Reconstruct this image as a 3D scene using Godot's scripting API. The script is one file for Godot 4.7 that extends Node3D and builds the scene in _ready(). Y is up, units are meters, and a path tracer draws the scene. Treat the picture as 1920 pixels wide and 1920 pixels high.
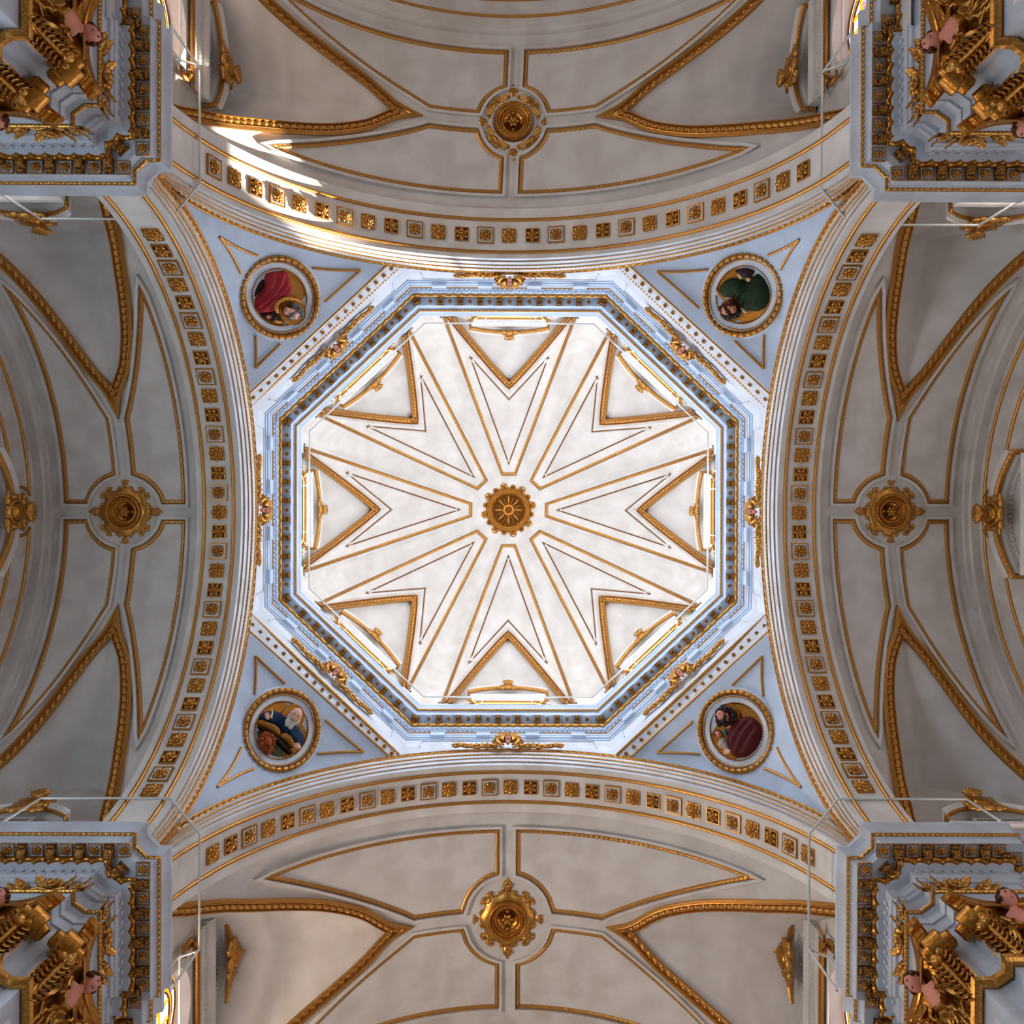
extends Node3D
# The crossing of a baroque church seen straight up: an octagonal dome over four arches, four vaulted arms, four piers.
# Plan coordinates: x to the right, y down the photograph, z up from the eye. W() turns them into Godot's axes.

const HS := 11.4      # springing of the arches
var M := {}           # materials
var used := {}
var A0 := Vector2.ZERO

class Msh:
	var v := PackedVector3Array()
	var n := PackedVector3Array()
	var ix := PackedInt32Array()
	var uv := PackedVector2Array()
	func rows(R: Array, wrap := false) -> void:
		var nr := R.size()
		var nc: int = R[0].size()
		var b := v.size()
		var acc := PackedVector3Array()
		acc.resize(nr * nc)
		for r in R:
			v.append_array(r)
		var last := nc if wrap else nc - 1
		for i in nr - 1:
			var p: PackedVector3Array = R[i]
			var q: PackedVector3Array = R[i + 1]
			for j in last:
				var k := (j + 1) % nc
				var a := p[j]
				var c := q[k]
				var f := (c - a).cross(p[k] - a) + (q[j] - a).cross(c - a)
				var i0 := i * nc + j
				var i1 := i * nc + k
				var i2 := i1 + nc
				var i3 := i0 + nc
				acc[i0] += f
				acc[i1] += f
				acc[i2] += f
				acc[i3] += f
				ix.append_array(PackedInt32Array([b + i0, b + i1, b + i2, b + i0, b + i2, b + i3]))
		for f in acc:
			n.append(f.normalized() if f.length_squared() > 1e-18 else Vector3.UP)
		for i in nr:
			for j in nc:
				uv.append(Vector2(float(j) / maxf(1.0, nc - 1), float(i) / maxf(1.0, nr - 1)))
	func quad(a: Vector3, b: Vector3, c: Vector3, d: Vector3) -> void:
		var f := ((c - a).cross(b - a) + (d - a).cross(c - a)).normalized()
		var k := v.size()
		v.append_array(PackedVector3Array([a, b, c, d]))
		n.append_array(PackedVector3Array([f, f, f, f]))
		uv.append_array(PackedVector2Array([Vector2(0, 0), Vector2(1, 0), Vector2(1, 1), Vector2(0, 1)]))
		ix.append_array(PackedInt32Array([k, k + 1, k + 2, k, k + 2, k + 3]))
	func flat(R: Array, wrap := false) -> void:
		for i in R.size() - 1:
			var nc: int = R[i].size()
			for j in (nc if wrap else nc - 1):
				quad(R[i][j], R[i][(j + 1) % nc], R[i + 1][(j + 1) % nc], R[i + 1][j])
	func strips(R: Array, wrap := false) -> void:   # smooth along each row, hard between rows
		for i in R.size() - 1:
			rows([R[i], R[i + 1]], wrap)
	func tri(a: Vector3, b: Vector3, c: Vector3) -> void:
		var f := (c - a).cross(b - a).normalized()
		var k := v.size()
		v.append_array(PackedVector3Array([a, b, c]))
		n.append_array(PackedVector3Array([f, f, f]))
		uv.append_array(PackedVector2Array([Vector2.ZERO, Vector2.ZERO, Vector2.ZERO]))
		ix.append_array(PackedInt32Array([k, k + 1, k + 2]))
	func box(c: Vector3, ex: Vector3, ey: Vector3, ez: Vector3) -> void:   # half axes
		for s in [1.0, -1.0]:
			quad(c + ez * s - ex - ey, c + ez * s + ex - ey, c + ez * s + ex + ey, c + ez * s - ex + ey)
			quad(c + ex * s - ey - ez, c + ex * s + ey - ez, c + ex * s + ey + ez, c + ex * s - ey + ez)
			quad(c + ey * s - ez - ex, c + ey * s + ez - ex, c + ey * s + ez + ex, c + ey * s - ez + ex)
		fix(v.size() - 24, c)
	func fix(from: int, c: Vector3) -> void:       # turn the flat quads from there on outwards
		var f := from
		while f < v.size():
			if n[f].dot(v[f] + v[f + 2] - c * 2.0) < 0:
				for t in 4:
					n[f + t] = -n[f + t]
				var a := v[f + 1]
				v[f + 1] = v[f + 3]
				v[f + 3] = a
			f += 4
	func abox_t(c: Vector3, ex: Vector3, ey: Vector3, ez: Vector3) -> void:
		box(c, ex, ey, ez)
	func abox(c: Vector3, s: Vector3) -> void:
		box(c, Vector3(s.x / 2, 0, 0), Vector3(0, s.y / 2, 0), Vector3(0, 0, s.z / 2))
	func blob(c: Vector3, ax: Vector3, ay: Vector3, az: Vector3, nu := 8, nv := 5, lump := 0.0, seed := 0.0) -> void:
		var R := []
		for i in nv + 1:
			var t := PI * i / nv
			var row := PackedVector3Array()
			for j in nu:
				var p := TAU * j / nu
				var k := 1.0 + lump * sin(p * 3.0 + seed * 2.1) * sin(t * 4.0 + seed)
				row.append(c + (ax * cos(p) * sin(t) + az * sin(p) * sin(t) + ay * cos(t)) * k)
			R.append(row)
		rows(R, true)
	func lathe(prof: PackedVector2Array, c: Vector3, ex: Vector3, ey: Vector3, ez: Vector3, seg := 24, waves := 0, amp := 0.0, hard := false) -> void:
		var R := []
		for q in prof:
			var row := PackedVector3Array()
			for j in seg:
				var a := TAU * j / seg
				var r := q.x * (1.0 + (amp * cos(a * waves) if waves else 0.0))
				row.append(c + ex * (cos(a) * r) + ey * (sin(a) * r) + ez * q.y)
			R.append(row)
		if hard:
			strips(R, true)
		else:
			rows(R, true)
	func sweep(path: PackedVector3Array, nor: PackedVector3Array, prof: PackedVector2Array, closed := false, hard := true, pitch := 0.0, amp := 0.0, band := 9.0) -> void:
		var np := path.size()
		var R := []
		for q in prof:
			var e := PackedVector3Array()
			R.append(e)
		var s := 0.0
		for i in np + (1 if closed else 0):
			var k := i % np
			var p := path[k]
			var d0 := p - path[(k - 1 + np) % np]
			var d1 := path[(k + 1) % np] - p
			if not closed and k == 0:
				d0 = d1
			if not closed and k == np - 1:
				d1 = d0
			if i > 0:
				s += d0.length()
			var nn := nor[k]
			var s0 := d0.cross(nn).normalized()
			var s1 := d1.cross(nn).normalized()
			var sb := (s0 + s1).normalized()
			sb /= maxf(0.3, sb.dot(s1))
			var h := 1.0
			if pitch > 0.0:
				h = 1.0 - amp * absf(cos(PI * s / pitch))
			for j in prof.size():
				R[j].append(p + sb * prof[j].x + nn * (prof[j].y * h if prof[j].y > 0.0 and absf(prof[j].x) < band else prof[j].y))
		if hard:
			strips(R)
		else:
			rows(R)
	func tube(path: PackedVector3Array, r: float, sides := 6, taper := 1.0) -> void:
		var R := []
		var up := Vector3(0.31, 0.83, 0.47)
		for i in path.size():
			var t := (path[mini(i + 1, path.size() - 1)] - path[maxi(i - 1, 0)]).normalized()
			var a := t.cross(up).normalized()
			var b := t.cross(a)
			var rr := r * lerpf(1.0, taper, float(i) / (path.size() - 1))
			var row := PackedVector3Array()
			for j in sides:
				row.append(path[i] + a * cos(TAU * j / sides) * rr + b * sin(TAU * j / sides) * rr)
			R.append(row)
		rows(R, true)
		for e in [0, path.size() - 1]:
			for j in sides - 2:
				tri(R[e][0], R[e][j + 1], R[e][j + 2])
	func leaf(base: Vector3, dir: Vector3, up: Vector3, L: float, wd: float, curl := 0.5, lobes := 4, th := 0.02) -> void:
		var sd := dir.cross(up).normalized()
		var R := []
		var nL := 12
		var pos := base
		var ang := 0.0
		for i in nL + 1:
			var t := float(i) / nL
			var w := wd * 0.5 * pow(sin(PI * clampf(t * 0.84 + 0.10, 0.0, 1.0)), 0.6) * (0.72 + 0.28 * absf(cos(PI * lobes * t)))
			ang = curl * t * t * 2.6
			var d := dir * cos(ang) + up * sin(ang)
			var u := up * cos(ang) - dir * sin(ang)
			if i:
				pos += d * L / nL
			var row := PackedVector3Array()
			for q in [[-1.0, 0.10], [-0.55, 0.42], [-0.18, 0.30], [0.0, 0.62], [0.18, 0.30], [0.55, 0.42], [1.0, 0.10], [0.5, -0.30], [-0.5, -0.30]]:
				row.append(pos + sd * q[0] * w + u * (q[1] * (w * 0.5 + th) if q[1] > 0 else q[1] * th))
			R.append(row)
		rows(R, true)
	func coil(c: Vector3, ex: Vector3, ey: Vector3, r: float, turns: float, tube_r: float, start := 0.0) -> void:
		var p := PackedVector3Array()
		var k := int(turns * 12)
		for i in k + 1:
			var t := float(i) / k
			var a := start + TAU * turns * t
			p.append(c + (ex * cos(a) + ey * sin(a)) * r * (1.0 - 0.85 * t))
		tube(p, tube_r, 5, 0.6)
	func prism(poly: PackedVector2Array, o: Vector3, ex: Vector3, ey: Vector3, ez: Vector3, bevel := 0.0) -> void:
		var q := poly
		var lo := PackedVector3Array()
		var hi := PackedVector3Array()
		var mid := PackedVector3Array()
		for p in q:
			lo.append(o + ex * p.x + ey * p.y)
			mid.append(o + ex * p.x + ey * p.y + ez)
		flat([lo, mid], true)
		for p in q:
			hi.append(o + ex * p.x + ey * p.y + ez)
		var T := Geometry2D.triangulate_polygon(q)
		for i in range(0, T.size(), 3):
			tri(hi[T[i]], hi[T[i + 1]], hi[T[i + 2]])
			tri(lo[T[i]], lo[T[i + 2]], lo[T[i + 1]])
	func mesh() -> ArrayMesh:
		var a := []
		a.resize(Mesh.ARRAY_MAX)
		a[Mesh.ARRAY_VERTEX] = v
		a[Mesh.ARRAY_NORMAL] = n
		a[Mesh.ARRAY_TEX_UV] = uv
		a[Mesh.ARRAY_INDEX] = ix
		var m := ArrayMesh.new()
		m.add_surface_from_arrays(Mesh.PRIMITIVE_TRIANGLES, a)
		return m

func W(x: float, y: float, z: float) -> Vector3:
	return Vector3(x, z, -y)

func numbered(called: String) -> String:
	var k: int = used.get(called, 0)
	used[called] = k + 1
	return called if k == 0 else "%s_%03d" % [called, k]

func tag(o: Node, label: String, category: String, group := "", kind := "") -> Node:
	o.set_meta("label", label)
	o.set_meta("category", category)
	if group:
		o.set_meta("group", group)
	if kind:
		o.set_meta("kind", kind)
	return o

func thing(called: String, label: String, category: String, xf := Transform3D(), group := "", kind := "") -> Node3D:
	var o := Node3D.new()
	o.name = numbered(called)
	o.transform = xf
	add_child(o)
	tag(o, label, category, group, kind)
	return o

func put(called: String, m, mat: Material, parent: Node, kind := "") -> MeshInstance3D:
	var o := MeshInstance3D.new()
	o.name = called
	o.mesh = m.mesh() if m is Msh else m
	o.material_override = mat
	if kind:
		o.set_meta("kind", kind)
	parent.add_child(o, true)
	return o

func copy_of(o: Node3D, label: String, xf: Transform3D) -> Node3D:
	var c: Node3D = o.duplicate()
	var base := String(o.name)
	c.name = numbered(base)
	add_child(c)
	c.transform = xf
	c.set_meta("label", label)
	return c

func frame(at: Vector3, up: Vector3, out: Vector3, k := 1.0) -> Transform3D:
	var n := out.normalized()
	var u := (up - n * up.dot(n)).normalized()
	return Transform3D(Basis(u.cross(n) * k, u * k, n * k), at)

func _ready() -> void:
	make_camera()
	make_light()
	make_materials()
	make_geometry_tables()
	make_shell()
	make_dome()
	make_drum()
	for k in ["T", "R", "B", "L"]:
		make_arm(k)
	make_pendentives()
	make_piers()
	make_capitals()
	make_windows()
	make_bosses()
	make_shells()
	make_railings()
	make_medallions()

func make_camera() -> void:
	var cam := Camera3D.new()
	cam.name = "camera"
	cam.fov = rad_to_deg(2.0 * atan(960.0 / 1568.36))
	cam.near = 0.05
	cam.far = 200.0
	var rx := W(0.99998, -0.00393, -0.00474)
	var ry := -W(0.00391, 0.99998, -0.0048)
	var rz := -W(0.00476, 0.00479, 0.99998)
	cam.transform = Transform3D(Basis(rx, ry, rz).orthonormalized(), W(-0.016, -0.0606, 0.0))
	add_child(cam)
	cam.current = true

func area(called: String, at: Vector3, towards: Vector3, size: Vector2, energy: float, color: Color) -> void:
	var l := AreaLight3D.new()
	l.name = called
	l.area_size = size
	l.light_energy = energy
	l.light_color = color
	l.area_range = 60.0
	l.area_attenuation = 2.0
	l.shadow_enabled = true
	var up := Vector3.UP if absf(towards.normalized().y) < 0.9 else Vector3.FORWARD
	l.transform = Transform3D(Basis.looking_at(towards, up), at)
	add_child(l, true)

const EXPOSURE := 1.0
func make_light() -> void:
	var env := Environment.new()
	env.background_mode = Environment.BG_SKY
	var sm := ProceduralSkyMaterial.new()
	sm.sky_top_color = Color(0.35, 0.55, 0.9)
	sm.sky_horizon_color = Color(0.75, 0.85, 0.95)
	sm.ground_bottom_color = Color(0.4, 0.36, 0.3)
	sm.ground_horizon_color = Color(0.7, 0.72, 0.72)
	var sky := Sky.new()
	sky.sky_material = sm
	env.sky = sky
	env.background_energy_multiplier = 1.0
	env.tonemap_mode = Environment.TONE_MAPPER_LINEAR
	env.tonemap_exposure = EXPOSURE
	env.sdfgi_enabled = true
	env.ssao_enabled = true
	env.ssil_enabled = true
	var we := WorldEnvironment.new()
	we.name = "world_environment"
	we.environment = env
	add_child(we)
	var sun := DirectionalLight3D.new()
	sun.name = "sun"
	sun.light_energy = 10.0
	sun.light_color = Color(1.0, 0.96, 0.9)
	sun.light_angular_distance = 1.2
	sun.shadow_enabled = true
	var d := W(-0.8, -0.508, -0.49)
	sun.transform = Transform3D(Basis.looking_at(d, Vector3.UP), Vector3(0, 30, 0))
	add_child(sun)
	# daylight through the dome's eight windows: one light just inside each pane
	var blue := Color(0.95, 0.97, 1.0)
	for i in 8:
		var a = DOME_AP[i]
		var nn: Vector2 = NRM[i]
		var p: Vector2 = nn * (a + (0.60 if i != 2 else 0.20))
		area("dome_window_light", W(p.x, p.y, 20.25), W(-nn.x, -nn.y, -0.40), Vector2(1.9, 1.5), DOME_E, blue)
	# daylight through the lunette windows of the arms, and through the windows at the ends of the arms
	for k in ["T", "B", "L", "R"]:
		var q: Dictionary = ARM[k]
		for s in [-1.0, 1.0]:
			area("arm_window_light", AP(k, q.uc, s * (q.vr - 0.02), 12.0), AP(k, 0, -s, -0.1) - AP(k, 0, 0, 0), Vector2(1.2, 0.6), SIDE_E[k][int(s > 0)], SIDE_C[k])
		area("end_window_light", AP(k, q.wall - 0.15, 0, 6.0), AP(k, -1, 0, 0.12) - AP(k, 0, 0, 0), Vector2(4.0, 5.0), END_E[k], END_C[k])

const DOME_E := 21.0
const SIDE_E := {"T": [9.0, 3.0], "B": [26.0, 1.5], "L": [1.2, 1.2], "R": [2.4, 1.2]}
const SIDE_C := {"T": Color(1, 0.90, 0.80), "B": Color(1, 0.90, 0.80), "L": Color(0.95, 0.97, 1), "R": Color(1, 0.93, 0.87)}
const END_E := {"T": 2.0, "B": 1.5, "L": 44.0, "R": 10.0}
const END_C := {"T": Color(1, 0.92, 0.8), "B": Color(1, 0.95, 0.9), "L": Color(0.78, 0.92, 1), "R": Color(1, 0.92, 0.84)}

func noise_tex(seed: int, freq: float, ramp: Array, size := 256, normal := false, strength := 4.0) -> NoiseTexture2D:
	var f := FastNoiseLite.new()
	f.seed = seed
	f.frequency = freq
	f.noise_type = FastNoiseLite.TYPE_SIMPLEX
	f.fractal_octaves = 4
	var t := NoiseTexture2D.new()
	t.width = size
	t.height = size
	t.seamless = true
	t.noise = f
	if normal:
		t.as_normal_map = true
		t.bump_strength = strength
	else:
		var g := Gradient.new()
		g.offsets = PackedFloat32Array([0.25, 0.75])
		g.colors = PackedColorArray(ramp)
		t.color_ramp = g
	return t

func mat(called: String, c: Color, rough := 0.8, metal := 0.0) -> StandardMaterial3D:
	var m := StandardMaterial3D.new()
	m.resource_name = called
	m.albedo_color = c
	m.roughness = rough
	m.metallic = metal
	m.metallic_specular = 0.35 if metal == 0.0 else 0.5
	M[called] = m
	return m

func triplanar(m: StandardMaterial3D, k: float) -> void:
	m.uv1_triplanar = true
	m.uv1_world_triplanar = true
	m.uv1_scale = Vector3(k, k, k)

func make_materials() -> void:
	var soft := noise_tex(3, 0.012, [Color(0.93, 0.92, 0.91), Color(1, 1, 1)])
	for d in [["white", Color(0.90, 0.89, 0.87)], ["vault", Color(0.85, 0.84, 0.825)], ["blue", Color(0.79, 0.865, 0.96)], ["pale", Color(0.86, 0.90, 0.95)], ["stone", Color(0.78, 0.81, 0.85)]]:
		var m := mat(d[0], d[1], 0.75)
		m.albedo_texture = soft
		triplanar(m, 0.35)
	var leafy := noise_tex(8, 0.05, [Color(0.82, 0.76, 0.70), Color(1, 1, 1)])
	var dents := noise_tex(5, 0.05, [], 256, true, 5.0)
	for d in [["gold", Color(0.86, 0.65, 0.34), 0.34, 0.9, 2.0], ["gold_deep", Color(0.78, 0.55, 0.24), 0.28, 0.92, 1.5], ["gold_line", Color(0.82, 0.61, 0.32), 0.4, 0.85, 2.5]]:
		var m := mat(d[0], d[1], d[2], d[3])
		m.albedo_texture = leafy
		m.normal_enabled = true
		m.normal_texture = dents
		m.normal_scale = 0.22
		triplanar(m, d[4])
	var gr := mat("gold_relief", Color(0.84, 0.62, 0.32), 0.36, 0.88)
	gr.albedo_texture = noise_tex(12, 0.05, [Color(0.30, 0.20, 0.12), Color(1, 1, 1)])
	gr.normal_enabled = true
	gr.normal_texture = noise_tex(15, 0.045, [], 256, true, 9.0)
	gr.normal_scale = 0.9
	triplanar(gr, 3.0)
	mat("gold_thin", Color(0.50, 0.33, 0.17), 0.5, 0.5)
	mat("dark_gold", Color(0.42, 0.27, 0.12), 0.5, 0.6)
	mat("dark_field", Color(0.24, 0.15, 0.08), 0.7)
	mat("rail", Color(0.80, 0.81, 0.80), 0.45, 0.2)
	mat("flesh", Color(0.93, 0.72, 0.63), 0.4)
	mat("flesh_dark", Color(0.86, 0.57, 0.49), 0.4)
	mat("hair", Color(0.13, 0.09, 0.07), 0.5)
	mat("hair_brown", Color(0.34, 0.18, 0.10), 0.5)
	mat("hair_grey", Color(0.42, 0.42, 0.42), 0.6)
	mat("hair_white", Color(0.82, 0.80, 0.77), 0.6)
	mat("eye", Color(0.10, 0.06, 0.05), 0.3)
	mat("lip", Color(0.62, 0.27, 0.24), 0.4)
	for d in [["red", Color(0.66, 0.17, 0.22)], ["green", Color(0.11, 0.20, 0.10)], ["navy", Color(0.08, 0.19, 0.33)], ["maroon", Color(0.34, 0.09, 0.11)], ["purple", Color(0.20, 0.13, 0.18)], ["ginger", Color(0.60, 0.28, 0.11)], ["teal", Color(0.30, 0.56, 0.60)], ["linen", Color(0.74, 0.70, 0.66)], ["moss", Color(0.36, 0.36, 0.28)], ["cream", Color(0.85, 0.80, 0.70)], ["brown", Color(0.16, 0.09, 0.05)], ["ochre", Color(0.66, 0.44, 0.14)]]:
		mat(d[0], d[1], 0.6)
	mat("floor", Color(0.60, 0.53, 0.45), 0.5)
	mat("wall", Color(0.80, 0.76, 0.70), 0.8)
	mat("lead", Color(0.30, 0.17, 0.06), 0.6)
	var g := mat("glass_white", Color(0.95, 0.95, 1.0), 0.3)
	g.emission_enabled = true
	g.emission = Color(0.95, 0.93, 1.0)
	g.emission_energy_multiplier = 1.6
	var gy := mat("glass_yellow", Color(1.0, 0.75, 0.1), 0.3)
	gy.emission_enabled = true
	gy.emission = Color(1.0, 0.66, 0.04)
	gy.emission_energy_multiplier = 1.1
	var gp := mat("glass_violet", Color(0.6, 0.5, 0.8), 0.3)
	gp.emission_enabled = true
	gp.emission = Color(0.62, 0.52, 0.80)
	gp.emission_energy_multiplier = 0.9
	var clear := mat("glass_clear", Color(0.95, 0.97, 1.0, 0.06), 0.05)
	clear.transparency = BaseMaterial3D.TRANSPARENCY_ALPHA

# ---------- measures ----------
const NRM := [Vector2(0, -1), Vector2(0.686, -0.7277), Vector2(1, 0), Vector2(0.686, 0.7277), Vector2(0, 1), Vector2(-0.686, 0.7277), Vector2(-1, 0), Vector2(-0.686, -0.7277)]
const DRUM_AP := [4.965, 5.13, 5.26, 5.13, 4.965, 5.13, 5.26, 5.13]
const DOME_AP := [4.965, 5.13, 5.26, 5.13, 4.965, 5.13, 5.26, 5.13]
const SIDE := ["upper", "upper right", "right", "lower right", "lower", "lower left", "left", "upper left"]
# s half span, o shift, near/g1/ros/g2/far along the arm, vr vault radius, uc bay centre, hp half panel, end bay end, wall end wall,
# rb ring round the boss, ta angle of the lunettes' tips, tk knee, sh turn of the pattern, z0 and k of the window frames, pit angle between rosettes
const ARM := {
	"T": {"s": 4.95, "o": -0.02, "near": 4.93, "g1": 5.05, "ros": 5.37, "g2": 5.68, "far": 5.9, "vr": 5.1, "uc": 7.64, "hp": 1.37, "end": 9.36, "wall": 13.5, "rb": 0.73, "ta": 24.0, "tk": 18.5, "sh": 0.9, "sk": 0.5, "z0": 13.85, "k": 1.0, "pit": 5.34, "nr": 13, "gap": 2.25},
	"B": {"s": 5.12, "o": 0.05, "near": 5.02, "g1": 5.16, "ros": 5.456, "g2": 5.75, "far": 5.95, "vr": 5.27, "uc": 8.13, "hp": 1.75, "end": 10.3, "wall": 13.5, "rb": 0.94, "ta": 25.0, "tk": 20.5, "sh": -0.5, "sk": 0.0, "z0": 14.5, "k": 1.25, "pit": 4.55, "nr": 15, "gap": 2.3},
	"L": {"s": 4.61, "o": 0.04, "near": 5.115, "g1": 5.257, "ros": 5.53, "g2": 5.815, "far": 5.96, "vr": 4.76, "uc": 7.385, "hp": 1.125, "end": 8.77, "wall": 9.05, "rb": 0.77, "ta": 26.8, "tk": 21.8, "sh": 0.0, "sk": 0.0, "z0": 12.45, "k": 0.83, "pit": 4.65, "nr": 15, "gap": 2.35},
	"R": {"s": 4.59, "o": 0.01, "near": 5.138, "g1": 5.28, "ros": 5.555, "g2": 5.84, "far": 5.96, "vr": 4.74, "uc": 7.37, "hp": 1.08, "end": 8.74, "wall": 9.02, "rb": 0.76, "ta": 26.8, "tk": 22.2, "sh": -0.4, "sk": 0.0, "z0": 12.45, "k": 0.83, "pit": 4.6, "nr": 15, "gap": 2.4},
}
const ARM_WORD := {"T": "upper", "B": "lower", "L": "left", "R": "right"}
# cornice corners of the four piers: sx, sy, x edge, y edge, place
const PIER := [[-1, -1, 4.69, 4.365, "upper left"], [1, -1, 4.715, 4.345, "upper right"], [-1, 1, 4.67, 4.325, "lower left"], [1, 1, 4.58, 4.31, "lower right"]]
var drum_v := []
var dome_v := []

func ring_of(ap: Array, off: float) -> Array:
	var out := []
	for k in 8:
		var a: Vector2 = NRM[(k + 7) % 8]
		var b: Vector2 = NRM[k]
		var p: float = ap[(k + 7) % 8] - off
		var q: float = ap[k] - off
		var det := a.x * b.y - a.y * b.x
		out.append(Vector2((p * b.y - q * a.y) / det, (a.x * q - b.x * p) / det))
	return out      # vertex k stands between side k-1 and side k

func make_geometry_tables() -> void:
	drum_v = ring_of(DRUM_AP, 0.0)
	dome_v = ring_of(DOME_AP, 0.0)

func AP(k: String, u: float, w: float, z: float) -> Vector3:
	var o: float = ARM[k].o
	match k:
		"T":
			return W(w + o, -u, z)
		"B":
			return W(w + o, u, z)
		"L":
			return W(-u, w + o, z)
	return W(u, w + o, z)

func VP(k: String, u: float, deg: float, r: float) -> Vector3:   # on a barrel of that radius
	var q: Dictionary = ARM[k]
	var t := deg_to_rad(deg + ((u - q.uc) * q.sk + q.sh) * maxf(0.0, 1.0 - absf(deg) / 80.0))
	return AP(k, u, r * sin(t), HS + r * cos(t))

func arc(k: String, u: float, r: float, a0: float, a1: float, n: int) -> PackedVector3Array:
	var out := PackedVector3Array()
	for i in n + 1:
		var t := deg_to_rad(lerpf(a0, a1, float(i) / n))
		out.append(AP(k, u, r * sin(t), HS + r * cos(t)))
	return out

const ROLL := [Vector2(-1, -0.2), Vector2(-0.8, 0.55), Vector2(-0.3, 0.95), Vector2(0.3, 0.95), Vector2(0.8, 0.55), Vector2(1, -0.2)]
func roll(w: float, h: float, x := 0.0) -> PackedVector2Array:
	var out := PackedVector2Array()
	for p in ROLL:
		out.append(Vector2(x + p.x * w / 2, p.y * h))
	return out
func strip(w: float, h: float, x := 0.0) -> PackedVector2Array:
	return PackedVector2Array([Vector2(x - w / 2, -0.01), Vector2(x - w / 2, h), Vector2(x + w / 2, h), Vector2(x + w / 2, -0.01)])

func beaded(w: float, h: float) -> PackedVector2Array:      # two fillets with a row of beads between them
	var e := w / 2.0
	return PackedVector2Array([Vector2(-e, -0.01), Vector2(-e, h * 0.75), Vector2(-e * 0.78, h * 0.8), Vector2(-e * 0.62, h * 0.22), Vector2(-e * 0.42, h), Vector2(0.0, h * 1.25), Vector2(e * 0.42, h), Vector2(e * 0.62, h * 0.22), Vector2(e * 0.78, h * 0.8), Vector2(e, h * 0.75), Vector2(e, -0.01)])
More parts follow.
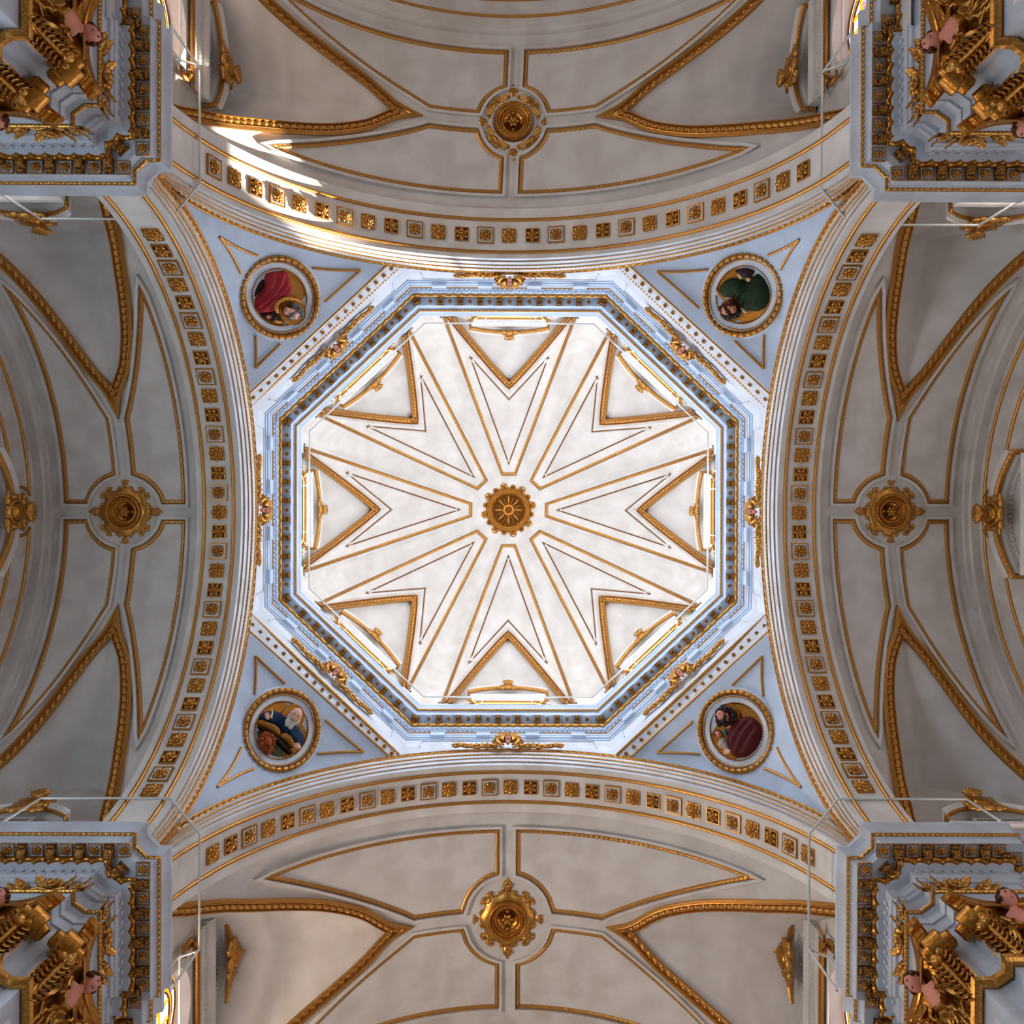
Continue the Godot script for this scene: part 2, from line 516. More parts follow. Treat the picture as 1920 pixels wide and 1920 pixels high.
# ---------- floor, outer walls ----------
func make_shell() -> void:
	var fl := Msh.new()
	fl.abox(W(0, 0, -1.7), Vector3(30, 0.3, 30))
	tag(put("floor", fl, M.floor, self), "warm stone floor of the church below the eye", "floor", "", "structure")
	for d in [["upper", 0, -14.2, 30, 0.5], ["lower", 0, 14.2, 30, 0.5], ["left", -14.2, 0, 0.5, 28], ["right", 14.2, 0, 0.5, 28]]:
		var m := Msh.new()
		m.abox(W(d[1], d[2], 8.9), Vector3(d[3], 21.0, d[4]))
		tag(put("wall_outer_" + d[0], m, M.wall, self), "outer masonry wall of the church behind the %s arm" % d[0], "wall", "", "structure")
	# outer roof of the dome
	var od := Msh.new()
	var OR := []
	for q in [[0.35, 21.5], [1.0, 21.5], [0.9, 23.5], [0.4, 26.0], [-1.5, 27.6], [-5.0, 28.4]]:
		OR.append(ring3(-q[0] if q[0] > 0 else -q[0], q[1]))
	od.flat(OR, true)
	tag(put("ceiling_outer", od, M.wall, self), "outer roof shell over the dome, above the white vault", "roof", "", "structure")
	# roof slab round the drum
	var rf := Msh.new()
	var inner := []
	for p in ring_of(DRUM_AP, -0.02):
		inner.append(p)
	for z in [19.0, 19.3]:
		for k in 8:
			var a: Vector2 = inner[k]
			var b: Vector2 = inner[(k + 1) % 8]
			var oa := a.normalized() * 21.0
			var ob := b.normalized() * 21.0
			rf.quad(W(a.x, a.y, z), W(b.x, b.y, z), W(ob.x, ob.y, z), W(oa.x, oa.y, z))
	tag(put("ceiling_roof", rf, M.wall, self), "flat roof slab over the arms round the drum of the dome", "roof", "", "structure")
	# side walls and end walls of the arms
	for k in ["T", "R", "B", "L"]:
		var q: Dictionary = ARM[k]
		var ew := Msh.new()
		var h: float = q.s + 0.6
		var ex := (AP(k, q.wall, 1, 0) - AP(k, q.wall, 0, 0)) * h
		var ez := (AP(k, 1, 0, 0) - AP(k, 0, 0, 0)) * 0.2
		ew.box(AP(k, q.wall + 0.2, 0, 7.6), ex, Vector3(0, 9.3, 0), ez)
		var e: Node3D = tag(put("wall_end_" + ARM_WORD[k], ew, M.vault, self), "plastered end wall closing the %s arm" % ARM_WORD[k], "wall", "", "structure")
		for s in [-1.0, 1.0]:
			var sw := Msh.new()
			var l: float = (q.wall - q.near) / 2
			sw.box(AP(k, q.near + 0.4 + l, s * (q.s + 0.75), 5.0), (AP(k, 1, 0, 0) - AP(k, 0, 0, 0)) * l, Vector3(0, 6.6, 0), (AP(k, 0, 1, 0) - AP(k, 0, 0, 0)) * 0.2)
			put("side_wall", sw, M.wall, e)
		if k in ["L", "R"]:
			# mouldings on the end wall: two gilt arcs broken by a ring
			for r in [4.42, 3.88]:
				for s in [-1.0, 1.0]:
					var m := Msh.new()
					var path := PackedVector3Array()
					var nor := PackedVector3Array()
					for i in 41:
						var t := deg_to_rad(s * lerpf(4.6 if r > 4 else 5.0, 80.0, i / 40.0))
						path.append(AP(k, q.wall, r * sin(t), HS + r * cos(t)))
						nor.append(AP(k, -1, 0, 0) - AP(k, 0, 0, 0))
					m.sweep(path, nor, roll(0.075, 0.04))
					put("gold_moulding", m, M.gold_line, e)
			var c := AP(k, q.wall, 0, HS + 4.15)
			for r in [0.30]:
				var m := Msh.new()
				var path := PackedVector3Array()
				var nor := PackedVector3Array()
				for i in 32:
					var t := TAU * i / 32.0
					path.append(c + (AP(k, 0, 1, 0) - AP(k, 0, 0, 0)) * 0.30 * cos(t) + Vector3(0, 0.25 * sin(t), 0))
					nor.append(AP(k, -1, 0, 0) - AP(k, 0, 0, 0))
				m.sweep(path, nor, roll(0.075, 0.045), true)
				put("gold_ring", m, M.gold_line, e)
			for s in [-1.0, 1.0]:
				var m := Msh.new()
				var path := PackedVector3Array()
				var nor := PackedVector3Array()
				for i in 13:
					var t := lerpf(-0.85, 0.85, i / 12.0)
					path.append(c + (AP(k, 0, 1, 0) - AP(k, 0, 0, 0)) * s * (0.02 + 0.43 * cos(t)) + Vector3(0, 0.37 * sin(t), 0))
					nor.append(AP(k, -1, 0, 0) - AP(k, 0, 0, 0))
				m.sweep(path, nor, roll(0.07, 0.04))
				put("gold_scroll", m, M.gold_line, e)

# ---------- dome ----------
const WIN_W := 1.05
const WIN_B := 19.3
const WIN_T := 21.30
const DZ := 20.68
const DH := 5.74
func dome_at(i: int, rho: float, tau: float, off := 0.0) -> Vector3:
	var a: Vector2 = dome_v[i]
	var b: Vector2 = dome_v[(i + 1) % 8]
	var p := ((a + b) / 2 + (b - a) / 2 * tau) * rho
	var r := clampf(rho, 0.0, 1.0)
	return W(p.x, p.y, DZ + DH * sqrt(maxf(0.0, 1.0 - r * r))) + (dome_n(i, rho) * off if off != 0.0 else Vector3.ZERO)
func dome_n(i: int, rho: float) -> Vector3:     # towards the inside
	var n: Vector2 = NRM[i]
	var r := clampf(rho, 0.0, 0.97)
	var dz: float = -DH * r / sqrt(1.0 - r * r) / DOME_AP[i]
	return (W(n.x * dz, n.y * dz, 0) - Vector3(0, 1, 0)).normalized()
# a point of the sector by how it is seen from below: lateral and radial slopes (in photograph pixels)
func dome_px(i: int, lat: float, rad: float) -> Vector2:
	var ap: float = DOME_AP[i]
	var s = rad * (DOME_AP[i] / 4.965) / 1568.36
	var lo := 0.0
	var hi := 1.0
	for k in 30:
		var rho := (lo + hi) / 2
		if s * (DZ + DH * sqrt(1.0 - rho * rho)) > rho * ap:
			lo = rho
		else:
			hi = rho
	var half: float = (dome_v[(i + 1) % 8] - dome_v[i]).length() / 2
	var w = lat * (half / ((dome_v[1] - dome_v[0]).length() / 2)) / (rad * DOME_AP[i] / 4.965)
	return Vector2(lo, w * ap / half)

func dome_line(i: int, pts: Array, step := 0.032) -> Array:   # straight as seen from below
	var path := PackedVector3Array()
	var nor := PackedVector3Array()
	for s in pts.size() - 1:
		var a: Vector2 = pts[s]
		var b: Vector2 = pts[s + 1]
		var pa := dome_px(i, a.x, a.y)
		var pb := dome_px(i, b.x, b.y)
		var n := maxi(2, int(dome_at(i, pa.x, pa.y).distance_to(dome_at(i, pb.x, pb.y)) / step))
		for j in n + (1 if s == pts.size() - 2 else 0):
			var q := a.lerp(b, float(j) / n)
			var p := dome_px(i, q.x, q.y)
			path.append(dome_at(i, p.x, p.y))
			nor.append(dome_n(i, p.x))
	return [path, nor]

func lune(t: float) -> Vector2:       # the lunette's edge, lateral and radial
	return Vector2(112.0 * pow(t, 0.93), 233.0 + 130.0 * t)

func make_dome() -> void:
	var shell := Msh.new()
	for i in 8:
		# the sector between its two edges, without the lunette
		for s in [-1.0, 1.0]:
			var R := []
			for a in 29:
				var rad := 4.0 + a * 359.0 / 28.0
				var row := PackedVector3Array()
				var inner := 0.0
				if rad > 233.0:
					inner = lune((rad - 233.0) / 130.0).x
				for b in 7:
					var p := dome_px(i, inner * s, rad)
					row.append(dome_at(i, p.x, lerpf(p.y, s, b / 6.0)))
				R.append(row)
			var foot := PackedVector3Array()
			var pe := dome_px(i, lune(1.0).x * s, 363.0)
			for b in 7:
				foot.append(dome_at(i, 1.0, lerpf(pe.y, s * 1.02, b / 6.0)))
			R.append(foot)
			shell.rows(R)
		# lunette: level lines from its edge out to the wall
		var ap: float = DOME_AP[i]
		var n: Vector2 = NRM[i]
		var out := W(n.x, n.y, 0)
		var L := []
		var B := []
		for a in 41:
			var t := absf(a - 20.0) / 20.0
			var e := lune(t)
			var p := dome_px(i, e.x * signf(a - 20.0), e.y)
			var c := dome_at(i, p.x, p.y)
			var dist := ap + 0.02 - c.dot(out)
			var drop := Vector3(0, -1.25 * (1.0 - t), 0)
			L.append(PackedVector3Array([c - out * 0.05 + Vector3(0, 0.02, 0), c, c + out * dist * 0.33 + drop * 0.28, c + out * dist * 0.66 + drop * 0.63, c + out * dist + drop]))
			B.append(PackedVector3Array([c + out * dist + drop, Vector3((c + out * dist).x, 21.4, (c + out * dist).z)]))
		shell.rows(L)
		shell.rows(B)
		# the low wall under it, with the window
		var va: Vector2 = dome_v[i]
		var vb: Vector2 = dome_v[(i + 1) % 8]
		var mid := (va + vb) / 2
		var h := (vb - va) / 2
		var wv := WIN_W / h.length()
		for sp in [[-1.03, -wv, 19.2, 21.45], [wv, 1.03, 19.2, 21.45], [-wv, wv, WIN_T, 21.45], [-wv, wv, 19.2, WIN_B]]:
			var pa: Vector2 = mid + h * sp[0] + n * 0.02
			var pb: Vector2 = mid + h * sp[1] + n * 0.02
			shell.quad(W(pa.x, pa.y, sp[2]), W(pb.x, pb.y, sp[2]), W(pb.x, pb.y, sp[3]), W(pa.x, pa.y, sp[3]))
		var em := []
		for d in [0.02, 0.93 if i != 2 else 0.47]:
			var pa: Vector2 = mid - h * wv + n * d
			var pb: Vector2 = mid + h * wv + n * d
			em.append(PackedVector3Array([W(pa.x, pa.y, WIN_B), W(pb.x, pb.y, WIN_B), W(pb.x, pb.y, WIN_T), W(pa.x, pa.y, WIN_T)]))
		shell.flat(em, true)
	var dome: MeshInstance3D = put("ceiling", shell, M.white, self)
	tag(dome, "white octagonal dome vault with a star of gilt bands round its centre", "dome", "", "structure")
	dome.name = numbered("ceiling")
	for i in 8:
		# panel between two bands: a plate a little proud of the bands, edged with a gilt moulding
		var pn := Msh.new()
		var edge := func(rad: float) -> float: return 15.0 + (rad - 72.0) * 0.368
		var R := []
		for a in 27:
			var rad := 72.0 + a * 290.0 / 26.0
			var w: float = edge.call(rad)
			var inner := lune((rad - 233.0) / 130.0).x + 12.0 if rad > 219.0 else 0.0
			if rad > 219.0 and rad <= 233.0:
				inner = (rad - 219.0) / 14.0 * 12.0
			var row := PackedVector3Array()
			for b in 5:
				var p := dome_px(i, lerpf(-w, -minf(inner, w - 0.5), b / 4.0), rad)
				row.append(dome_at(i, p.x, p.y, 0.015))
			for b in 5:
				var p := dome_px(i, lerpf(minf(inner, w - 0.5), w, b / 4.0), rad)
				row.append(dome_at(i, p.x, p.y, 0.015))
			R.append(row)
		for s in 2:
			var H := []
			for r in R:
				H.append(r.slice(s * 5, s * 5 + 5))
			pn.rows(H)
		var panel := put("panel", pn, M.white, dome)
		var outl := dome_line(i, [Vector2(-122.0, 363.0), Vector2(-11.5, 67.5), Vector2(11.5, 67.5), Vector2(122.0, 363.0)])
		var g := Msh.new()
		g.sweep(outl[0], outl[1], roll(0.105, 0.055), false, true, 0.09, 0.6)
		put("gold_moulding", g, M.gold_line, panel)
		var fil := Msh.new()
		fil.sweep(outl[0], outl[1], strip(0.05, 0.045, 0.085))
		put("fillet", fil, M.white, panel)
		# chevron inside the panel
		var tx := 73.0
		var ch := dome_line(i, [Vector2(0, 87), Vector2(tx, 288), Vector2(0, 208), Vector2(-tx, 288), Vector2(0, 87)])
		var cp: PackedVector3Array = ch[0]
		var cn: PackedVector3Array = ch[1]
		cp.remove_at(cp.size() - 1)
		cn.remove_at(cn.size() - 1)
		var c := Msh.new()
		c.sweep(cp, cn, roll(0.055, 0.045), true, true, 0.075, 0.5)
		put("chevron_moulding", c, M.gold_thin, panel)
		var cf := Msh.new()
		cf.sweep(cp, cn, strip(0.035, 0.03, -0.055), true)
		put("chevron_fillet", cf, M.white, panel)
		# gilt edge of the lunette
		var path := PackedVector3Array()
		var nor := PackedVector3Array()
		for a in 161:
			var t := absf(a - 80.0) / 80.0
			var e := lune(t)
			var p := dome_px(i, e.x * signf(a - 80.0), e.y)
			path.append(dome_at(i, p.x, p.y))
			nor.append(dome_n(i, p.x))
		var lu := Msh.new()
		lu.sweep(path, nor, beaded(0.16, 0.065), false, true, 0.13, 0.75, 0.045)
		var lm := put("lunette_moulding", lu, M.gold_line, dome)
		var lf := Msh.new()
		lf.sweep(path, nor, strip(0.05, 0.06, -0.10))
		put("fillet", lf, M.gold_line, lm)

# ---------- drum: octagonal wall and cornice under the dome ----------
const DRUM_PROF := [[0.0, 17.25], [0.0, 18.05], [0.025, 18.05], [0.025, 18.14], [0.05, 18.14], [0.05, 18.24], [0.075, 18.26], [0.075, 18.35], [0.055, 18.36], [0.055, 18.58], [0.12, 18.60], [0.14, 18.78], [0.15, 18.80], [0.37, 18.80], [0.38, 18.95], [0.41, 18.96], [0.41, 19.03], [0.43, 19.04], [0.44, 19.10], [0.47, 19.17], [0.495, 19.20], [0.50, 19.25], [0.20, 19.26]]
func ring3(off: float, z: float, ap := DRUM_AP) -> PackedVector3Array:
	var out := PackedVector3Array()
	for p in ring_of(ap, off):
		out.append(W(p.x, p.y, z))
	return out

func along(path: PackedVector3Array, step: float) -> PackedVector3Array:   # the same closed ring with more points
	var out := PackedVector3Array()
	for i in path.size():
		var a := path[i]
		var b := path[(i + 1) % path.size()]
		var n := maxi(1, int(a.distance_to(b) / step))
		for j in n:
			out.append(a.lerp(b, float(j) / n))
	return out
func ups(n: int, d: Vector3) -> PackedVector3Array:
	var out := PackedVector3Array()
	out.resize(n)
	out.fill(d)
	return out

func make_drum() -> void:
	# wall: each side stands on its arch or on its pendentive
	var wall := Msh.new()
	for i in 8:
		var a: Vector2 = drum_v[i]
		var b: Vector2 = drum_v[(i + 1) % 8]
		var R := [PackedVector3Array(), PackedVector3Array()]
		for j in 25:
			var p := a.lerp(b, j / 24.0)
			var z := 17.03
			if i % 2 == 0:
				var k: String = ["T", "R", "B", "L"][i / 2]
				var w := p.x if k in ["T", "B"] else p.y
				z = minf(ext_z(k, w - ARM[k].o) - 0.06, 17.4)
			R[0].append(W(p.x, p.y, z))
			R[1].append(W(p.x, p.y, 18.06))
		wall.rows(R)
	var w: MeshInstance3D = put("wall_drum", wall, M.pale, self)
	tag(w, "pale octagonal drum wall between the four arches and the cornice of the dome", "wall", "", "structure")
	for i in 8:     # sunk panel edge on each side
		var a: Vector2 = drum_v[i]
		var b: Vector2 = drum_v[(i + 1) % 8]
		var n: Vector2 = NRM[i]
		var path := PackedVector3Array()
		for q in [[0.08, 17.5], [0.08, 17.95], [0.92, 17.95], [0.92, 17.5]]:
			var p := a.lerp(b, q[0])
			path.append(W(p.x, p.y, q[1]))
		var m := Msh.new()
		m.sweep(path, ups(4, W(-n.x, -n.y, 0)), strip(0.025, 0.02))
		put("panel_edge", m, M.pale, w)
	# cornice
	var root := thing("trim_1", "pale blue octagonal cornice with gilt brackets and flower squares under the dome", "cornice", Transform3D(), "", "structure")
	var body := Msh.new()
	var R := []
	for q in DRUM_PROF.slice(1):
		R.append(ring3(q[0], q[1]))
	body.flat(R, true)
	put("cornice_body", body, M.blue, root)
	var gl := Msh.new()
	var path := ring3(0.075, 18.355)
	gl.sweep(path, ups(8, Vector3.DOWN), roll(0.04, 0.02), true)
	put("gold_line", gl, M.gold_line, root)
	path = along(ring3(0.43, 18.99), 0.02)
	var bd := Msh.new()
	bd.sweep(path, ups(path.size(), Vector3.DOWN), roll(0.05, 0.05), true, true, 0.085, 0.7)
	put("bead_moulding", bd, M.gold_line, root, "stuff")
	path = along(ring3(0.155, 18.70), 0.024)
	var eg := Msh.new()
	eg.sweep(path, ups(path.size(), Vector3.DOWN), roll(0.085, 0.06), true, false, 0.20, 0.8)
	put("egg_moulding", eg, M.gold, root, "stuff")
	var de := Msh.new()
	var block := Msh.new()
	block.abox(Vector3.ZERO, Vector3(1, 1, 1))
	var bead := Msh.new()
	var brk := modillion()
	var sq := square_frame(0.055, 0.10, 0.02)
	var fl := flower(0.05, 5, 0.03)
	for i in 8:
		var n: Vector2 = NRM[i]
		var inn := W(-n.x, -n.y, 0)
		var tv := W(n.y, -n.x, 0)
		var c0: Vector2 = (drum_v[i] + drum_v[(i + 1) % 8]) / 2
		var half: float = (drum_v[(i + 1) % 8] - drum_v[i]).length() / 2
		var nd := int((half * 2 - 0.1) / 0.105)
		for s in nd:
			var t := (s - (nd - 1) / 2.0) * 0.105
			for lay in 2:
				de.abox_t(W(c0.x, c0.y, 18.44 + lay * 0.075) + inn * (0.07 + lay * 0.02) + tv * (t + lay * 0.05), tv * 0.032, Vector3(0, 0.03, 0), inn * 0.03)
		# four small blocks hanging on the architrave
		for s in [-0.66, -0.23, 0.23, 0.66]:
			var cb := Msh.new()
			cb.abox_t(W(c0.x, c0.y, 18.22) + inn * 0.06 + tv * (s * half * 1.05), tv * 0.15, Vector3(0, 0.12, 0), inn * 0.045)
			cb.abox_t(W(c0.x, c0.y, 18.36) + inn * 0.075 + tv * (s * half * 1.05), tv * 0.165, Vector3(0, 0.02, 0), inn * 0.05)
			put("corbel_block", cb, M.blue, root)
		var step := (half * 2 - 0.42) / 9.0
		for s in 10:
			if s > 0 and s < 9:
				var at := W(c0.x, c0.y, 18.80) + inn * 0.16 + tv * ((s - 4.5) * step)
				var o := put("modillion", brk, M.gold_relief, root)
				o.transform = Transform3D(Basis(tv, Vector3.DOWN, inn), at)
			if s < 9:
				var at := W(c0.x, c0.y, 18.80) + inn * 0.275 + tv * ((s - 4.0) * step)
				var o := put("flower_square", sq, M.pale, root)
				o.transform = Transform3D(Basis(tv, Vector3.DOWN, inn), at)
				put("flower", fl, M.gold, o)
		# leaf on the corner
		var v: Vector2 = drum_v[i]
		var d := -v.normalized()
		var o := put("corner_leaf", brk, M.gold_relief, root)
		o.transform = Transform3D(Basis(W(d.y, -d.x, 0) * 1.5, Vector3.DOWN, W(d.x, d.y, 0)), W(v.x, v.y, 18.8) + W(d.x, d.y, 0) * 0.17)
	put("dentil_band", de, M.blue, root, "stuff")

func modillion() -> ArrayMesh:      # x across, y down, z out along the soffit
	var m := Msh.new()
	var R := []
	for i in 9:
		var t := i / 8.0
		var dep := 0.10 - 0.045 * t + 0.02 * sin(t * PI * 2.0)
		var row := PackedVector3Array()
		for q in [[-0.06, 0.0], [-0.06, 0.7], [-0.035, 1.0], [-0.012, 0.86], [0.012, 0.86], [0.035, 1.0], [0.06, 0.7], [0.06, 0.0]]:
			row.append(Vector3(q[0] * (1.0 + 0.12 * sin(t * 14.0)), q[1] * dep, t * 0.205))
		R.append(row)
	m.rows(R)
	m.flat([R[8], ups(8, Vector3(0, 0, 0.205))])
	for t in [0.04, 0.17]:
		m.blob(Vector3(0, 0.085 - t * 0.2, t), Vector3(0.066, 0, 0), Vector3(0, 0.03, 0), Vector3(0, 0, 0.03), 8, 5)
	return m.mesh()

func square_frame(r: float, ro: float, dep: float) -> ArrayMesh:      # a square edge round a field, y is out of the surface
	var m := Msh.new()
	var R := []
	for q in [[ro * 0.86, -0.005], [ro * 0.86, dep], [ro * 0.74, dep], [ro * 0.66, 0.002], [0.002, 0.002]]:
		var e: float = q[0]
		R.append(PackedVector3Array([Vector3(-e, q[1], -e), Vector3(e, q[1], -e), Vector3(e, q[1], e), Vector3(-e, q[1], e)]))
	m.flat(R, true)
	return m.mesh()

func flower(r: float, petals: int, h: float, double := false) -> ArrayMesh:      # y is out of the surface
	var m := Msh.new()
	for lay in (2 if double else 1):
		for i in petals:
			var a := TAU * (i + 0.5 * lay) / petals
			var d := Vector3(cos(a), 0, sin(a))
			var s := Vector3(-sin(a), 0, cos(a))
			var k := 1.0 - 0.4 * lay
			m.blob(d * r * 0.58 * k + Vector3(0, h * (0.4 + 0.4 * lay), 0), d * r * 0.46 * k + Vector3(0, h * 0.2, 0), Vector3(0, h * 0.5, 0), s * r * 0.36 * k, 7, 4)
	m.blob(Vector3(0, h * (1.2 if double else 0.7), 0), Vector3(r * 0.3, 0, 0), Vector3(0, h * 0.6, 0), Vector3(0, 0, r * 0.3), 7, 4)
	return m.mesh()
# ---------- arms: crossing arch, vault, lunettes ----------
func ext_w(deg: float) -> float:     # the archivolt narrows towards the springing
	return 1.0 - 0.5 * pow(minf(absf(deg), 80.0) / 68.0, 2.0)
func ext_z(k: String, w: float) -> float:
	var t := 0.0
	for i in 12:
		t = asin(clampf(w / (ARM[k].s + ext_w(rad_to_deg(t))), -1.0, 1.0))
	return HS + (ARM[k].s + ext_w(rad_to_deg(t))) * cos(t)
func ext_p(k: String, u: float, deg: float, f := 1.0) -> Vector3:      # f: share of the archivolt's width
	var r: float = ARM[k].s + ext_w(deg) * f
	var t := deg_to_rad(deg)
	return AP(k, u, r * sin(t), HS + r * cos(t))
func axis_of(k: String) -> Vector3:
	return AP(k, 1, 0, 0) - AP(k, 0, 0, 0)
func side_of(k: String) -> Vector3:
	return AP(k, 0, 1, 0) - AP(k, 0, 0, 0)
func radial(k: String, deg: float) -> Vector3:      # towards the axis of the vault
	return -(side_of(k) * sin(deg_to_rad(deg)) + Vector3.UP * cos(deg_to_rad(deg)))

func vcurve(k: String, deg: float) -> float:        # half width of the lunette at that angle
	var t := clampf((absf(deg) - ARM[k].ta) / (80.0 - ARM[k].ta), 0.0, 1.0)
	var T := [[0.0, 0.0], [0.14, 0.22], [0.28, 0.375], [0.43, 0.50], [0.57, 0.615], [0.71, 0.745], [0.86, 0.875], [1.0, 1.0]]
	var y := 0.0
	for i in 7:
		if t >= T[i][0] and t <= T[i + 1][0]:
			y = maxf(0.0, cubic_interpolate(T[i][1], T[i + 1][1], T[maxi(i - 1, 0)][1], T[mini(i + 2, 7)][1], (t - T[i][0]) / (T[i + 1][0] - T[i][0])))
	return y * (ARM[k].end - ARM[k].far) / 2.0

func make_arm(k: String) -> void:
	var q: Dictionary = ARM[k]
	var ax := axis_of(k)
	var word: String = ARM_WORD[k]
	# --- crossing arch ---
	var arch := thing("crossing_arch", {"T": "white crossing arch with flower squares above the dome, sunlit on its left end", "R": "white crossing arch with a row of gilt flower squares on the right of the dome", "B": "white crossing arch with flower squares below the dome", "L": "white crossing arch with a row of gilt flower squares on the left of the dome"}[k], "arch", Transform3D(), "", "structure")
	var s: float = q.s
	var b := Msh.new()
	var R := []
	for e in [[s, q.near], [s, q.far], [q.vr + 0.02, q.far]]:
		R.append(arc(k, e[1], e[0], -90, 90, 96))
	b.strips(R)
	put("soffit", b, M.white, arch)
	# archivolt: steps towards the dome
	var av := Msh.new()
	R = []
	for e in [[0.0, 0.0], [0.13, 0.0], [0.15, 0.03], [0.30, 0.03], [0.33, 0.05], [0.48, 0.05], [0.52, 0.07], [0.66, 0.07], [0.68, 0.04], [0.98, 0.02], [1.0, -0.40]]:
		var row := PackedVector3Array()
		for i in 97:
			var d := -88.0 + i * 176.0 / 96.0
			var p := ext_p(k, q.near - e[1] + 0.0, d, e[0])
			row.append(p)
		R.append(row)
	av.strips(R)
	put("archivolt", av, M.pale, arch)
	for e in [[0.14, 0.02, 0.024, 0.012, 0.0], [0.32, 0.045, 0.026, 0.012, 0.0], [0.50, 0.065, 0.04, 0.025, 0.08], [0.82, 0.03, 0.17, 0.045, 0.15]]:
		var m := Msh.new()
		var path := PackedVector3Array()
		var n: int = 640 if e[4] > 0.0 else 90
		for i in n + 1:
			path.append(ext_p(k, q.near - e[1], -84.0 + 168.0 * i / n, e[0]))
		m.sweep(path, ups(n + 1, -ax), roll(e[2], e[3]) if e[4] < 0.1 else beaded(e[2], e[3]), false, true, e[4], 0.6, 0.06)
		put("gold_braid" if e[4] > 0.1 else "gold_line", m, M.gold if e[4] > 0.1 else M.gold_line, arch)
	for u in [q.g1, q.g2]:
		var m := Msh.new()
		var nor := PackedVector3Array()
		for i in 81:
			nor.append(radial(k, -86.0 + 172.0 * i / 80.0))
		m.sweep(arc(k, u, s, -86, 86, 80), nor, roll(0.07, 0.04))
		put("gold_line", m, M.gold_line, arch)
	# flower squares on the soffit, in three kinds by turns
	var fr := square_frame(0.13, 0.155, 0.035)
	var kinds := [[flower(0.145, 8, 0.065, true), M.gold], [flower(0.125, 6, 0.065, true), M.gold], [flower(0.115, 7, 0.075, true), M.gold]]
	var dark := Msh.new()
	dark.abox(Vector3(0, 0.004, 0), Vector3(0.2, 0.006, 0.2))
	var dm := dark.mesh()
	for i in range(-q.nr, q.nr + 1):
		var d: float = i * q.pit
		if absf(d) > 74.0:
			continue
		var t := deg_to_rad(d)
		var at := AP(k, q.ros, s * sin(t), HS + s * cos(t))
		var y := radial(k, d)
		var x := ax
		var o := put("flower_square", fr, M.gold_line if posmod(i, 3) != 2 else M.white, arch)
		o.transform = Transform3D(Basis(x, y, x.cross(y)), at)
		if posmod(i, 3) == 2:
			put("gold_edge", edge_mesh(), M.gold_line, o)
		else:
			put("field", dm, M.dark_gold, o)
		put("flower", kinds[posmod(i, 3)][0], kinds[posmod(i, 3)][1], o)
	# --- vault ---
	var sh := Msh.new()
	var r: float = q.vr
	var hb: float = (q.end - q.far) / 2.0
	var ub: float = (q.end + q.far) / 2.0
	for sg in [-1.0, 1.0]:
		for half in [-1.0, 1.0]:
			R = []
			for i in 41:
				var d := 88.0 * i / 40.0
				var inner := vcurve(k, d)
				var row := PackedVector3Array()
				for j in 6:
					var u = ub + half * lerpf(minf(inner, hb), hb, j / 5.0)
					var t := deg_to_rad(d * sg)
					row.append(AP(k, u, r * sin(t), HS + r * cos(t)))
				R.append(row)
			sh.rows(R)
	var vault: MeshInstance3D = put("ceiling", sh, M.vault, self)
	tag(vault, {"T": "grey barrel vault with four gilt-edged panels above the sunlit arch", "R": "warm grey barrel vault with four gilt-edged panels on the right of the dome", "B": "grey barrel vault with four gilt-edged panels at the bottom of the picture", "L": "cool grey barrel vault with four gilt-edged panels on the left of the dome"}[k], "vault", "", "structure")
	vault.name = numbered("ceiling")
	var ww: float = r + 0.08
	for sg in [-1.0, 1.0]:
		# lunette vault: level lines to the wall; then the wall with its window
		var lu := Msh.new()
		var L := []
		var top := []
		for a in 49:
			var d: float = lerpf(80.0, q.ta, a / 24.0) if a <= 24 else lerpf(q.ta, 80.0, (a - 24) / 24.0)
			var du := vcurve(k, d) * (-1.0 if a <= 24 else 1.0)
			var t := deg_to_rad(d)
			var z := HS + r * cos(t)
			var w0 := r * sin(t)
			var drop: float = 0.9 * (80.0 - d) / (80.0 - q.ta)
			L.append(PackedVector3Array([AP(k, ub + du, w0 * sg, z), AP(k, ub + du, lerpf(w0, ww, 0.33) * sg, z - drop * 0.26), AP(k, ub + du, lerpf(w0, ww, 0.66) * sg, z - drop * 0.60), AP(k, ub + du, ww * sg, z - drop)]))
			top.append(Vector2(du, z - drop))
		lu.rows(L)
		put("lunette", lu, M.vault, vault)
		# wall round the arched window
		var wl := Msh.new()
		var ow: float = 0.62 * q.k
		var oz: float = q.z0 - 0.40 * q.k
		var poly := PackedVector2Array()
		for half in [-1.0, 1.0]:
			poly = PackedVector2Array()
			for p in top:
				if p.x * half >= -0.0001:
					poly.append(Vector2(p.x, p.y))
			var pl := []
			for p in poly:
				pl.append(p)
			pl.sort_custom(func(m, n): return absf(m.x) > absf(n.x))
			poly = PackedVector2Array(pl)
			poly.insert(0, Vector2(half * hb, 10.8))
			for i in 9:
				var t := PI / 2 * i / 8.0
				poly.append(Vector2(half * ow * sin(t), oz - ow + ow * cos(t)))
			poly.append(Vector2(half * ow, 11.6))
			poly.append(Vector2(0, 11.6))
			poly.append(Vector2(0, 10.8))
			var T := Geometry2D.triangulate_polygon(poly)
			for i in range(0, T.size(), 3):
				var P := []
				for j in 3:
					P.append(AP(k, ub + poly[T[i + j]].x, ww * sg, poly[T[i + j]].y))
				wl.tri(P[0], P[1], P[2])
		var lw := put("lunette_wall", wl, M.vault, vault)
		# reveal of the window
		var rv := Msh.new()
		R = [PackedVector3Array(), PackedVector3Array()]
		for p in arched(ow, oz, 11.6):
			R[0].append(AP(k, ub + p.x, ww * sg, p.y))
			R[1].append(AP(k, ub + p.x * 0.93, (ww + 0.27) * sg, p.y - 0.04))
		rv.rows(R)
		put("reveal", rv, M.vault, lw)
		# gilt moulding along both edges of the lunette
		var path := PackedVector3Array()
		var nor := PackedVector3Array()
